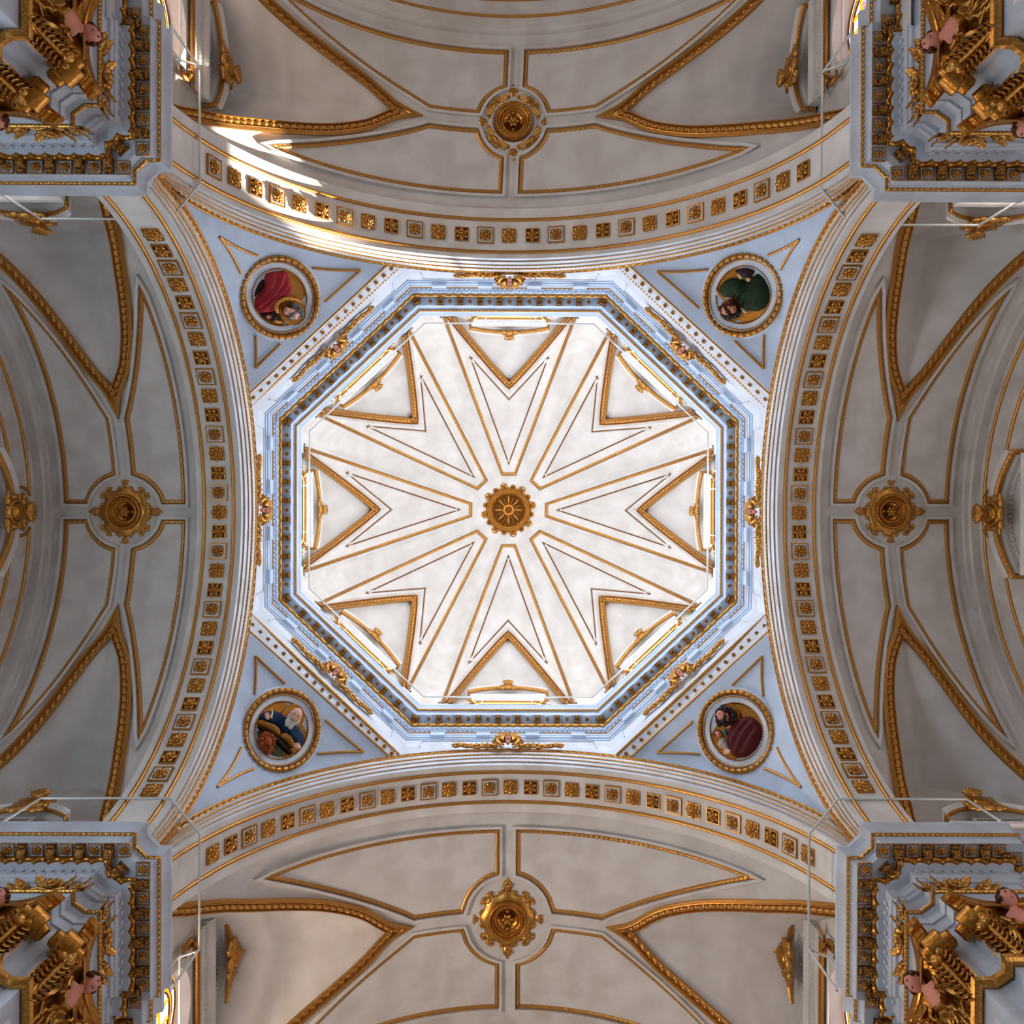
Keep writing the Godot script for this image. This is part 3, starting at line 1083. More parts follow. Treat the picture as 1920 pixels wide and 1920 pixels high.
		for a in 321:
			var d: float = lerpf(80.0, q.ta, a / 160.0) if a <= 160 else lerpf(q.ta, 80.0, (a - 160) / 160.0)
			var du := vcurve(k, d) * (-1.0 if a <= 160 else 1.0)
			var t := deg_to_rad(d * sg)
			path.append(AP(k, ub + du, (r - 0.005) * sin(t), HS + (r - 0.005) * cos(t)))
			nor.append(radial(k, d * sg))
		var side_sign := 1.0
		var m := Msh.new()
		m.sweep(path, nor, beaded(0.15, 0.07), false, true, 0.16, 0.75, 0.045)
		var mo := put("lunette_moulding", m, M.gold_line, vault)
		var f := Msh.new()
		f.sweep(path, nor, strip(0.05, 0.055, -0.105 * sg * FIL[k]))
		put("gold_fillet", f, M.gold_line, mo)
	# four panels
	for hu in [-1.0, 1.0]:
		for sg in [-1.0, 1.0]:
			panel(k, vault, hu, sg)
	# the next cross arch, and its gilt lines
	var na := Msh.new()
	var far_u: float = q.wall if k in ["L", "R"] else q.end + 1.2
	R = []
	for e in [[r + 0.02, q.end], [s + 0.06, q.end + 0.02], [s + 0.06, q.end + 0.10], [s, q.end + 0.12], [s, far_u], [r + 0.02, far_u]]:
		R.append(arc(k, e[1], e[0], -88, 88, 80))
	na.strips(R)
	put("cross_arch", na, M.vault, vault)
	if k in ["T", "B"]:
		for u in [q.end + 0.28, q.end + 0.60]:
			m_line(k, u, s, vault)
		# the vault beyond it
		var bv := Msh.new()
		bv.rows([arc(k, far_u, r, -88, 88, 60), arc(k, q.wall + 0.1, r, -88, 88, 60)])
		put("vault_beyond", bv, M.vault, vault)
		for sg in [-1.0, 1.0]:
			var bw := Msh.new()
			var c := AP(k, (q.end + q.wall) / 2 + 0.1, (r + 0.15) * sg, 13.0)
			bw.box(c, ax * (q.wall - q.end) / 2, Vector3(0, 2.2, 0), side_of(k) * 0.12)
			put("side_wall", bw, M.vault, vault)

func m_line(k: String, u: float, s: float, parent: Node) -> void:
	var m := Msh.new()
	var nor := PackedVector3Array()
	for i in 61:
		nor.append(radial(k, -80.0 + 160.0 * i / 60.0))
	m.sweep(arc(k, u, s, -80, 80, 60), nor, roll(0.06, 0.035))
	put("gold_line", m, M.gold_line, parent)

var edge_cache: ArrayMesh
func edge_mesh() -> ArrayMesh:
	if edge_cache == null:
		var m := Msh.new()
		var path := PackedVector3Array([Vector3(-0.148, 0, -0.148), Vector3(0.148, 0, -0.148), Vector3(0.148, 0, 0.148), Vector3(-0.148, 0, 0.148)])
		m.sweep(path, ups(4, Vector3.UP), strip(0.022, 0.04), true)
		edge_cache = m.mesh()
	return edge_cache

func arched(w: float, top: float, bottom: float) -> PackedVector2Array:     # an arched outline from foot to foot
	var out := PackedVector2Array([Vector2(-w, bottom)])
	for i in 17:
		var t := PI * i / 16.0
		out.append(Vector2(-w * cos(t), top - w + w * sin(t)))
	out.append(Vector2(w, bottom))
	return out

func panel(k: String, vault: Node, hu: float, sg: float) -> void:
	var q: Dictionary = ARM[k]
	var r: float = q.vr
	var rb: float = q.rb
	var a0: float = q.gap
	var tip := 53.0
	var kn := 0.19
	var inner := func(d: float) -> float:
		var w := deg_to_rad(d) * r
		if w < sqrt(rb * rb - kn * kn):
			return sqrt(rb * rb - w * w)
		if d < q.tk:
			return kn
		return lerpf(kn, q.hp, pow((d - q.tk) / (tip - q.tk), 0.94))
	var pl := Msh.new()
	var R := []
	for i in 45:
		var d := lerpf(a0, tip, i / 44.0)
		var row := PackedVector3Array()
		for j in 5:
			row.append(VP(k, q.uc + hu * lerpf(inner.call(d), q.hp, j / 4.0), d * sg, r - 0.012))
		R.append(row)
	pl.rows(R)
	var pn := put("panel", pl, M.vault, vault)
	# outline
	var pts := []
	pts.append(Vector2(q.hp, a0))
	pts.append(Vector2(inner.call(a0), a0))
	var da := rad_to_deg(sqrt(rb * rb - kn * kn) / r)
	for i in range(1, 9):
		var d := lerpf(a0, da, i / 8.0)
		pts.append(Vector2(inner.call(d), d))
	for i in range(0, 13):
		var d := lerpf(q.tk, tip, i / 12.0)
		pts.append(Vector2(inner.call(d), d))
	for i in range(1, 12):
		pts.append(Vector2(q.hp, lerpf(tip, a0, i / 12.0)))
	var path := PackedVector3Array()
	var nor := PackedVector3Array()
	for i in pts.size():
		var a: Vector2 = pts[i]
		var b: Vector2 = pts[(i + 1) % pts.size()]
		var l := Vector2(b.x - a.x, deg_to_rad(b.y - a.y) * r).length()
		var n := maxi(1, int(l / 0.034))
		for j in n:
			var p := a.lerp(b, float(j) / n)
			path.append(VP(k, q.uc + hu * p.x, p.y * sg, r - 0.01))
			nor.append(radial(k, p.y * sg))
	var g := Msh.new()
	g.sweep(path, nor, roll(0.085, 0.05), true, true, 0.10, 0.5)
	put("gold_moulding", g, M.gold_line, pn)
	var fil := Msh.new()
	fil.sweep(path, nor, strip(0.05, 0.06, 0.075 * hu * sg * (1.0 if k in ["T", "B"] else 1.0) * FIL[k]), true)
	put("fillet", fil, M.vault, pn)
const FIL := {"T": 1.0, "B": -1.0, "L": -1.0, "R": 1.0}

# ---------- pendentives ----------
func pend(i: int, u: float, v: float) -> Vector3:    # u across from the upper or lower arch to the side arch, v up
	var p: Array = PIER[i]
	var ka := "T" if p[1] < 0 else "B"
	var kb := "L" if p[0] < 0 else "R"
	var ta := absf(ang_at(ka, p[0] * 2.42))
	var tb := absf(ang_at(kb, p[1] * 2.33))
	var a := ext_p(ka, ARM[ka].near + 0.02, p[0] * lerpf(71.0, ta, v), 0.97)
	var b := ext_p(kb, ARM[kb].near + 0.02, p[1] * lerpf(69.0, tb, v), 0.97)
	var c := a.lerp(b, u)
	var out := W(p[0] * 0.72, p[1] * 0.69, 0)
	return c + out * (0.55 * 4.0 * u * (1.0 - u) * sin(PI * minf(1.0, v * 1.02)) * a.distance_to(b) * 0.13)
func ang_at(k: String, w: float) -> float:
	var t := 0.0
	for i in 12:
		t = asin(clampf(w / (ARM[k].s + ext_w(rad_to_deg(t))), -1.0, 1.0))
	return rad_to_deg(t)
func pend_n(i: int, u: float, v: float) -> Vector3:
	var e := 0.02
	var n := (pend(i, u + e, v) - pend(i, u - e, v)).cross(pend(i, u, v + e) - pend(i, u, v - e)).normalized()
	return n if n.y < 0 else -n

func make_pendentives() -> void:
	for i in 4:
		var m := Msh.new()
		var R := []
		for a in 33:
			var row := PackedVector3Array()
			for b in 17:
				row.append(pend(i, b / 16.0, a / 32.0))
			R.append(row)
		m.rows(R)
		R = []
		for a in 7:      # the narrow foot of the pendentive, down to the cornice
			var row := PackedVector3Array()
			var d := lerpf(89.5, 71.0, a / 6.0)
			var pp: Array = PIER[i]
			var pa := ext_p("T" if pp[1] < 0 else "B", ARM["T" if pp[1] < 0 else "B"].near + 0.02, pp[0] * d, 0.97)
			var pb := ext_p("L" if pp[0] < 0 else "R", ARM["L" if pp[0] < 0 else "R"].near + 0.02, pp[1] * minf(d, 89.0) * 69.0 / 71.0, 0.97)
			for b in 5:
				row.append(pa.lerp(pb, b / 4.0))
			R.append(row)
		m.rows(R)
		var o: MeshInstance3D = put("wall_pendentive", m, M.blue, self)
		tag(o, "pale blue triangular pendentive in the %s corner under the dome" % PIER[i][4], "wall", "", "structure")
		o.name = numbered("wall_pendentive")
		# studded band along its top
		var e0 := pend(i, 0.0, 1.0)
		var e1 := pend(i, 1.0, 1.0)
		var side: int = {0: 7, 1: 1, 2: 5, 3: 3}[i]
		var n: Vector2 = NRM[side]
		var inn := W(-n.x, -n.y, 0)
		var d0: Vector2 = drum_v[side]
		var d1: Vector2 = drum_v[(side + 1) % 8]
		if W(d0.x, d0.y, 0).distance_to(e0 * Vector3(1, 0, 1)) > W(d1.x, d1.y, 0).distance_to(e0 * Vector3(1, 0, 1)):
			var t := d0
			d0 = d1
			d1 = t
		var t0 := W(d0.x, d0.y, 17.04)
		var t1 := W(d1.x, d1.y, 17.04)
		var bd := Msh.new()
		bd.flat([PackedVector3Array([e0, e1]), PackedVector3Array([t0 + inn * 0.02, t1 + inn * 0.02]), PackedVector3Array([t0, t1])])
		var band := put("studded_band", bd, M.pale, o)
		var face := (e1 - e0).cross(t0 - e0).normalized()
		if face.y > 0:
			face = -face
		for q in [[0.08, 0.05, 0.03, 0.0], [0.94, 0.07, 0.04, 0.075]]:
			var path := PackedVector3Array()
			var pa := e0.lerp(t0, q[0])
			var pb := e1.lerp(t1, q[0])
			var cnt: int = 180 if q[3] > 0.0 else 2
			for j in cnt:
				path.append(pa.lerp(pb, float(j) / (cnt - 1)))
			var g := Msh.new()
			g.sweep(path, ups(cnt, face), roll(q[1], q[2]), false, true, q[3], 0.8)
			put("gold_line", g, M.gold_line, band)
		var st := flower(0.05, 5, 0.05)
		for j in 19:
			var t := (j + 0.5) / 19.0
			var s := put("stud", st, M.gold, band)
			s.transform = Transform3D(Basis(face.cross(inn).normalized(), face, face.cross(inn).normalized().cross(face)), e0.lerp(t0, 0.5).lerp(e1.lerp(t1, 0.5), t))
		# gilt triangle round the roundel, broken where the roundel stands
		var c := PackedVector2Array([Vector2(0.5, 0.28), Vector2(0.09, 0.93), Vector2(0.91, 0.93)])
		var rc = MED[i]
		for s in 3:
			var path := PackedVector3Array()
			var nor := PackedVector3Array()
			var runs := []
			for j in 81:
				var uv := c[s].lerp(c[(s + 1) % 3], j / 80.0)
				var p := pend(i, uv.x, uv.y) 
				var l := med_local(i, p)
				if l.length() > 1.09:
					path.append(p)
					nor.append(pend_n(i, uv.x, uv.y))
				if (l.length() <= 1.09 or j == 80) and path.size() > 1:
					runs.append([path, nor])
					path = PackedVector3Array()
					nor = PackedVector3Array()
			for run in runs:
				var g := Msh.new()
				g.sweep(run[0], run[1], roll(0.055, 0.035))
				put("gold_line", g, M.gold_line, o)
# ---------- piers ----------
func plan(i: int, d: float) -> PackedVector2Array:      # the pier's outline that far inside its cornice edge
	var p: Array = PIER[i]
	var la: float = 9.0 - p[2]
	var lb: float = 13.6 - p[3]
	var pts := [[d + 0.22, lb], [d + 0.22, 2.62 - 0.8 * d], [d + 0.11, 2.62 - 0.8 * d], [d + 0.11, 2.28 - 0.8 * d], [d, 2.28 - 0.8 * d], [d, 0.33 + 0.8 * d], [0.16 + 1.02 * d, 0.33 + 0.8 * d], [0.33 + 0.98 * d, 0.16 + 0.95 * d], [0.33 + 0.98 * d, d], [2.40 - 0.8 * d, d], [2.40 - 0.8 * d, d + 0.11], [2.74 - 0.8 * d, d + 0.11], [2.74 - 0.8 * d, d + 0.22], [la, d + 0.22]]
	var out := PackedVector2Array()
	for q in pts:
		out.append(Vector2(p[0] * (p[2] + q[0]), p[1] * (p[3] + q[1])))
	return out
func plan3(i: int, d: float, z: float) -> PackedVector3Array:
	var out := PackedVector3Array()
	for q in plan(i, d):
		out.append(W(q.x, q.y, z))
	return out
func densify(path: PackedVector3Array, step: float) -> PackedVector3Array:
	var out := PackedVector3Array()
	for j in path.size() - 1:
		var n := maxi(1, int(path[j].distance_to(path[j + 1]) / step))
		for k in n:
			out.append(path[j].lerp(path[j + 1], float(k) / n))
	out.append(path[path.size() - 1])
	return out

const PIER_PROF := [[0.45, 8.9], [0.45, 9.95], [0.43, 9.95], [0.43, 10.12], [0.41, 10.12], [0.41, 10.26], [0.38, 10.29], [0.38, 10.33], [0.47, 10.34], [0.47, 10.74], [0.43, 10.75], [0.42, 10.80], [0.40, 10.81], [0.39, 10.86], [0.42, 10.87], [0.42, 11.02], [0.33, 11.04], [0.31, 11.14], [0.30, 11.15], [0.095, 11.15], [0.085, 11.28], [0.065, 11.29], [0.065, 11.37], [0.05, 11.38], [0.05, 11.41], [0.035, 11.50], [0.012, 11.56], [0.0, 11.58], [0.0, 11.65], [0.75, 11.66]]
func make_piers() -> void:
	var brk := modillion()
	var sq := square_frame(0.055, 0.09, 0.02)
	var fl := flower(0.062, 7, 0.05, true)
	var spray := frieze_spray()
	for i in 4:
		var p: Array = PIER[i]
		var root := thing("pier", "white pier in the %s corner with a heavy bracketed cornice and gilt capitals" % p[4], "pier", Transform3D(), "", "structure")
		# shaft
		var sh := Msh.new()
		sh.flat([plan3(i, 0.47, -1.6), plan3(i, 0.47, 8.9)])
		put("shaft", sh, M.stone, root)
		var body := Msh.new()
		var R := []
		for q in PIER_PROF:
			R.append(plan3(i, q[0], q[1]))
		body.flat(R)
		put("entablature", body, M.stone, root)
		for e in [[0.36, 10.31, 0.05, 0.03, 0.055], [0.06, 11.33, 0.06, 0.03, 0.075]]:
			var path := densify(plan3(i, e[0], e[1]), 0.02)
			var g := Msh.new()
			g.sweep(path, ups(path.size(), Vector3.DOWN), roll(e[2], e[2] * 0.8), false, true, e[4], 0.7)
			put("bead_moulding", g, M.gold, root, "stuff")
		var path := densify(plan3(i, 0.32, 11.09), 0.02)
		var eg := Msh.new()
		eg.sweep(path, ups(path.size(), Vector3.DOWN), roll(0.10, 0.07), false, false, 0.19, 0.8)
		put("egg_moulding", eg, M.gold_deep, root, "stuff")
		path = plan3(i, 0.42, 8.86)
		var ag := Msh.new()
		ag.sweep(path, ups(path.size(), Vector3.DOWN), roll(0.12, 0.07))
		put("astragal", ag, M.gold, root)
		var de := Msh.new()
		for face in 2:       # 0: the face towards the middle across x, 1: across y
			var inn := W(-p[0], 0, 0) if face == 0 else W(0, -p[1], 0)
			var al := W(0, p[1], 0) if face == 0 else W(p[0], 0, 0)
			var o0 := W(p[0] * p[2], p[1] * p[3], 0)
			var pt := func(a: float, b: float, z: float) -> Vector3:      # a inside the cornice edge, b along the face
				return o0 - inn * a + al * b + Vector3(0, z, 0)
			# dentils: on the long face and on the recessed ones
			for seg in [[0.42, 0.70, 1.92], [0.53, 2.0, 2.24], [0.64, 2.34, 4.4 if face else 8.0]]:
				var n := int((seg[2] - seg[1]) / 0.13)
				for s in n:
					for lay in 2:
						de.abox_t(pt.call(seg[0] - lay * 0.012, seg[1] + 0.05 + s * 0.13 + lay * 0.065, 10.905 + 0.075 * lay), al * 0.030, Vector3(0, 0.030, 0), inn * 0.018)
			for s in 5:
				var b := 0.44 + s * 0.386
				var o := put("flower_square", sq, M.stone, root)
				o.transform = Transform3D(Basis(al, Vector3.DOWN, al.cross(Vector3.DOWN)), pt.call(0.19, b, 11.15))
				put("gold_edge", edge_small(), M.gold_line, o)
				put("flower", fl, M.gold, o)
				if s < 4:
					var m := put("modillion", brk, M.gold_relief, root)
					m.transform = Transform3D(Basis(al, Vector3.DOWN, inn), pt.call(0.305, b + 0.193, 11.15))
			for st in [[0.11, 2.02, 2.02], [0.22, 2.45, 9.0]]:
				var b: float = st[1]
				var c := 0
				while b < (4.3 if face else 5.5) and c < 8:
					if c % 2 == 0:
						var m := put("modillion", brk, M.gold_relief, root)
						m.transform = Transform3D(Basis(al, Vector3.DOWN, inn), pt.call(0.305 + st[0], b + 0.05, 11.15))
					else:
						var o := put("flower_square", sq, M.stone, root)
						o.transform = Transform3D(Basis(al, Vector3.DOWN, al.cross(Vector3.DOWN)), pt.call(0.19 + st[0], b, 11.15))
						put("gold_edge", edge_small(), M.gold_line, o)
						put("flower", fl, M.gold, o)
					b += 0.19
					c += 1
					if st[0] < 0.2 and c > 1:
						break
			# gilt flowers on the frieze
			var sp := put("frieze_flowers", spray, M.gold, root)
			sp.transform = frame(pt.call(0.47, 1.10, 10.52), Vector3.UP, inn)
			# sunk panel on the shaft
			var pth := PackedVector3Array([pt.call(0.47, 0.95, -1.0), pt.call(0.47, 0.95, 8.55), pt.call(0.47, 1.55, 8.55), pt.call(0.47, 1.55, -1.0)])
			var pm := Msh.new()
			pm.sweep(pth, ups(4, inn), PackedVector2Array([Vector2(-0.06, -0.01), Vector2(-0.05, 0.03), Vector2(0.0, 0.035), Vector2(0.03, 0.01), Vector2(0.06, 0.0)]))
			put("shaft_panel", pm, M.white, root)
		put("dentil_band", de, M.stone, root, "stuff")
		var dg := Vector2(p[0] * (p[2] + 0.66), p[1] * (p[3] + 0.62))
		var m := put("modillion", brk, M.gold_relief, root)
		var dn := W(-p[0], -p[1], 0).normalized()
		m.transform = Transform3D(Basis(Vector3.DOWN.cross(dn) * 1.25, Vector3.DOWN, dn * 1.6), W(dg.x, dg.y, 11.15))

var edge2: ArrayMesh
func edge_small() -> ArrayMesh:
	if edge2 == null:
		var m := Msh.new()
		m.sweep(PackedVector3Array([Vector3(-0.083, 0, -0.083), Vector3(0.083, 0, -0.083), Vector3(0.083, 0, 0.083), Vector3(-0.083, 0, 0.083)]), ups(4, Vector3.UP), strip(0.013, 0.024), true)
		edge2 = m.mesh()
	return edge2

func frieze_spray() -> ArrayMesh:       # x along, y up, z out
	var m := Msh.new()
	for s in [-1.0, 1.0]:
		for q in [[0.10, 0.10, 35.0, 0.20], [0.12, -0.08, -20.0, 0.24], [0.28, 0.06, 12.0, 0.22], [0.30, -0.05, -30.0, 0.18], [0.40, 0.02, 4.0, 0.16], [0.05, 0.02, 75.0, 0.15]]:
			var a := deg_to_rad(q[2])
			m.leaf(Vector3(q[0] * s, q[1], 0.02), Vector3(cos(a) * s, sin(a), 0.25).normalized(), Vector3(0, 0, 1), q[3], 0.15, 0.3, 3, 0.015)
		m.tube(PackedVector3Array([Vector3(0, 0, 0.03), Vector3(0.16 * s, 0.04, 0.04), Vector3(0.30 * s, -0.03, 0.03), Vector3(0.42 * s, 0.02, 0.02)]), 0.018, 6, 0.8)
	for c in [[Vector3(0, 0.03, 0.09), 0.10], [Vector3(0.36, 0.0, 0.06), 0.07], [Vector3(-0.36, 0.0, 0.06), 0.07]]:
		for i in 6:
			var a := TAU * i / 6.0
			m.blob(c[0] + Vector3(cos(a), sin(a), 0.1) * c[1] * 0.62, Vector3(cos(a), sin(a), 0.5) * c[1] * 0.5, Vector3(-sin(a), cos(a), 0) * c[1] * 0.42, Vector3(0, 0, 0.03), 7, 4)
		m.blob(c[0] + Vector3(0, 0, 0.03), Vector3(c[1] * 0.32, 0, 0), Vector3(0, c[1] * 0.32, 0), Vector3(0, 0, 0.035), 7, 4)
	return m.mesh()

# ---------- capitals: s across, y up from the astragal, z out ----------
func abacus_outline(k: float) -> PackedVector2Array:
	var out := PackedVector2Array()
	for i in 15:      # front, concave
		var t := lerpf(-1.0, 1.0, i / 14.0)
		out.append(Vector2(t * 0.57 * k, 0.30 * k - 0.14 * (1.0 - t * t)))
	for i in 9:      # right horn and side
		var t := i / 8.0
		out.append(Vector2((0.69 - 0.30 * sin(t * PI / 2)) * k, lerpf(0.19, -0.16, t) * k))
	for i in 9:
		var t := 1.0 - i / 8.0
		out.append(Vector2(-(0.69 - 0.30 * sin(t * PI / 2)) * k, lerpf(0.19, -0.16, t) * k))
	return out

func head(m: Msh, c: Vector3, up: Vector3, face: Vector3, r: float) -> void:      # a head with a face
	var sd := up.cross(face).normalized()
	var R := []
	var nv := 18
	var nu := 24
	for i in nv + 1:
		var t := PI * i / nv
		var row := PackedVector3Array()
		for j in nu:
			var p := TAU * j / nu
			var x := cos(p) * sin(t)
			var z := sin(p) * sin(t)
			var y := cos(t)
			var k := 1.0
			var fx := absf(x)
			if z > 0:
				k += 0.22 * exp(-(x * x) / 0.012 - pow((y + 0.12) / 0.17, 2.0))          # nose
				k -= 0.10 * exp(-pow((fx - 0.34) / 0.14, 2.0) - pow((y - 0.10) / 0.10, 2.0))   # eye sockets
				k += 0.05 * exp(-pow((fx - 0.34) / 0.20, 2.0) - pow((y - 0.30) / 0.08, 2.0))   # brows
				k += 0.06 * exp(-pow((fx - 0.42) / 0.18, 2.0) - pow((y + 0.30) / 0.18, 2.0))   # cheeks
				k += 0.07 * exp(-pow(x / 0.20, 2.0) - pow((y + 0.50) / 0.07, 2.0))          # lips
				k -= 0.07 * exp(-pow(x / 0.22, 2.0) - pow((y + 0.62) / 0.05, 2.0))
				k += 0.08 * exp(-pow(x / 0.22, 2.0) - pow((y + 0.80) / 0.14, 2.0))          # chin
			row.append(c + (sd * x * 0.82 + up * y * 1.08 + face * z * 0.92) * r * k)
		R.append(row)
	m.rows(R, true)
	for s in [-1.0, 1.0]:       # ears
		m.blob(c + sd * s * r * 0.82 - face * r * 0.05, sd * r * 0.10, up * r * 0.22, face * r * 0.13, 7, 5)
func head_eyes(parent: Node, c: Vector3, up: Vector3, face: Vector3, r: float) -> void:
	var sd := up.cross(face).normalized()
	for s in [-1.0, 1.0]:
		var m := Msh.new()
		m.blob(c + (sd * s * 0.29 + up * 0.11 + face * 0.79) * r, sd * r * 0.12, up * r * 0.07, face * r * 0.07, 8, 5)
		put("eye", m, M.eye, parent)
		m = Msh.new()
		m.blob(c + (sd * s * 0.29 + up * 0.28 + face * 0.83) * r, sd * r * 0.17, up * r * 0.03, face * r * 0.05, 8, 5)
		put("brow", m, M.hair, parent)
func head_lips(m: Msh, c: Vector3, up: Vector3, face: Vector3, r: float) -> void:
	var sd := up.cross(face).normalized()
	m.blob(c + (up * -0.53 + face * 0.84) * r, sd * r * 0.19, up * r * 0.06, face * r * 0.07, 8, 5)
func hair(m: Msh, c: Vector3, up: Vector3, face: Vector3, r: float, rim := 0.35) -> void:
	var sd := up.cross(face).normalized()
	for i in 34:
		var t := acos(1.0 - 1.25 * (i + 0.5) / 34.0)
		var p := i * 2.39996
		var d := up * cos(t) + (sd * cos(p) + face * sin(p)) * sin(t)
		if d.dot(face) > 0.36 and d.dot(up) < 0.62:
			continue
		m.blob(c + d * r * 0.92, d * r * 0.24, up.cross(d).normalized() * r * 0.30, d.cross(up.cross(d)).normalized() * r * 0.30, 7, 5, 0.1, i)

func make_capitals() -> void:
	var at := Transform3D()
	var o := thing("pilaster_capital", "", "capital", at, "gilt pilaster capitals with cherub busts")
	# bell
	var m := Msh.new()
	var R := []
	for q in [[0.40, 0.02, 0.0], [0.37, 0.03, 0.35], [0.39, 0.05, 0.7], [0.50, 0.16, 0.93]]:
		R.append(PackedVector3Array([Vector3(-q[0], q[2], -0.3), Vector3(-q[0], q[2], q[1]), Vector3(q[0], q[2], q[1]), Vector3(q[0], q[2], -0.3)]))
	m.flat(R)
	put("bell", m, M.gold_deep, o)
	# abacus
	m = Msh.new()
	R = []
	for q in [[0.72, 0.88], [0.80, 0.89], [0.83, 0.905], [0.835, 0.92], [0.82, 0.935], [0.85, 0.94], [0.875, 0.97], [0.885, 0.99], [0.91, 0.99], [0.96, 0.995], [0.995, 1.015], [1.01, 1.045], [1.0, 1.075], [0.975, 1.09], [0.99, 1.12]]:
		var row := PackedVector3Array()
		for p in abacus_outline(q[0]):
			row.append(Vector3(p.x, q[1], p.y))
		R.append(row)
	m.strips(R, true)
	var T := Geometry2D.triangulate_polygon(abacus_outline(0.72))
	var oo := abacus_outline(0.72)
	for i in range(0, T.size(), 3):
		m.tri(Vector3(oo[T[i]].x, 0.88, oo[T[i]].y), Vector3(oo[T[i + 1]].x, 0.88, oo[T[i + 1]].y), Vector3(oo[T[i + 2]].x, 0.88, oo[T[i + 2]].y))
	put("abacus", m, M.gold_deep, o)
	for s in [-1.0, 1.0]:
		# volute under the horn: a thick roll with a narrower roll at either side
		var v := Msh.new()
		var dg := Vector3(s * 0.74, 0, 0.67).normalized()
		var ax := Vector3(-dg.z, 0, dg.x)
		var c := Vector3(s * 0.51, 0.70, 0.10)
		var pr := PackedVector2Array([Vector2(0.0, -0.20), Vector2(0.085, -0.20), Vector2(0.10, -0.185), Vector2(0.10, -0.115), Vector2(0.165, -0.115), Vector2(0.18, -0.10), Vector2(0.175, 0.0), Vector2(0.18, 0.10), Vector2(0.165, 0.115), Vector2(0.10, 0.115), Vector2(0.10, 0.185), Vector2(0.085, 0.20), Vector2(0.0, 0.20)])
		v.lathe(pr, c, dg, Vector3.UP, ax, 24, 0, 0.0, true)
		var R2 := []
		for i in 9:     # the band running down from it to the foot of the capital
			var t := i / 8.0
			var p := Vector3(s * lerpf(0.46, 0.39, t), lerpf(0.62, 0.03, t), lerpf(0.14, 0.02, t) - 0.05 * sin(t * PI))
			R2.append(PackedVector3Array([p - ax * 0.10, p - ax * 0.10 + dg * 0.05, p + ax * 0.10 + dg * 0.05, p + ax * 0.10]))
		v.flat(R2)
		for e in [-1.0, 1.0]:
			v.coil(c + ax * e * 0.205, dg, Vector3.UP, 0.085, 1.6, 0.013)
		put("volute", v, M.gold_deep, o)
		# garland of leaves and fruit hanging from it
		var g := Msh.new()
		for i in 9:
			var t := i / 8.0
			var p := Vector3(s * lerpf(0.47, 0.36, t), lerpf(0.58, 0.06, t), lerpf(0.16, 0.05, t))
			for e in [-1.0, 1.0]:
				var d = (ax * e * 0.8 + dg * 0.2 - Vector3.UP * 0.75).normalized()
				g.leaf(p + ax * e * 0.02, d, dg, 0.19 - 0.03 * t, 0.15, 0.45, 2, 0.02)
			if i < 2:
				g.blob(p + dg * 0.05 + ax * 0.04 * (i * 2 - 1), Vector3(0.06, 0, 0), Vector3(0, 0.055, 0), Vector3(0, 0, 0.06), 10, 7, 0.05, i)
		g.tube(PackedVector3Array([Vector3(s * 0.46, 0.60, 0.20), Vector3(s * 0.43, 0.40, 0.15), Vector3(s * 0.39, 0.20, 0.11), Vector3(s * 0.35, 0.02, 0.08)]), 0.05, 8, 0.7)
		g.blob(Vector3(s * 0.45, 0.54, 0.20), Vector3(0.085, 0, 0), Vector3(0, 0.08, 0), Vector3(0, 0, 0.08), 10, 7, 0.06, 2)
		put("garland", g, M.gold, o)
		# scrolls and side leaves on the front
		var l := Msh.new()
		l.coil(Vector3(s * 0.24, 0.60, 0.12), Vector3(s, 0, 0), Vector3(0, 1, 0.2), 0.085, 1.5, 0.024)
		l.tube(PackedVector3Array([Vector3(s * 0.33, 0.60, 0.12), Vector3(s * 0.30, 0.42, 0.10), Vector3(s * 0.20, 0.25, 0.09), Vector3(s * 0.06, 0.12, 0.10)]), 0.032, 7, 0.7)
		l.leaf(Vector3(s * 0.26, 0.02, 0.04), Vector3(s * 0.12, 1, 0.1).normalized(), Vector3(0, 0, 1), 0.42, 0.24, 0.6, 4, 0.02)
		l.leaf(Vector3(s * 0.14, 0.26, 0.08), Vector3(s * 0.3, 1, 0.2).normalized(), Vector3(0, 0, 1), 0.30, 0.16, 0.6, 4, 0.02)
		put("scroll_leaf", l, M.gold, o)
		# ribbon from the bust to the volute
		var rb := Msh.new()
		var P := [Vector3(s * 0.12, 0.72, 0.30), Vector3(s * 0.22, 0.78, 0.27), Vector3(s * 0.34, 0.83, 0.24), Vector3(s * 0.44, 0.86, 0.22)]
		R2 = []
		for p in P:
			R2.append(PackedVector3Array([p, p + Vector3(0, 0, 0.012), p + Vector3(0, -0.055, 0.02), p + Vector3(0, -0.055, 0.005)]))
		rb.flat(R2, true)
		put("ribbon", rb, M.gold, o)
	# leaf in the middle of the foot
	m = Msh.new()
	m.leaf(Vector3(0, 0.0, 0.05), Vector3(0, 1, 0.12).normalized(), Vector3(0, 0, 1), 0.52, 0.34, 0.75, 5, 0.03)
	m.leaf(Vector3(0, 0.05, 0.10), Vector3(0, 1, 0.3).normalized(), Vector3(0, 0, 1), 0.34, 0.20, 0.7, 4, 0.025)
	m.coil(Vector3(0, 0.16, 0.20), Vector3(1, 0, 0), Vector3(0, 1, 0.2), 0.10, 1.4, 0.026)
	m.coil(Vector3(0, 0.16, 0.20), Vector3(-1, 0, 0), Vector3(0, 1, 0.2), 0.10, 1.4, 0.026)
	put("acanthus", m, M.gold, o)
	# cherub bust
	m = Msh.new()
	var hc := Vector3(0, 0.90, 0.28)
	var up := Vector3(0, 0.93, 0.36).normalized()
	var fc := Vector3(0, -0.36, 0.93).normalized()
	R = []
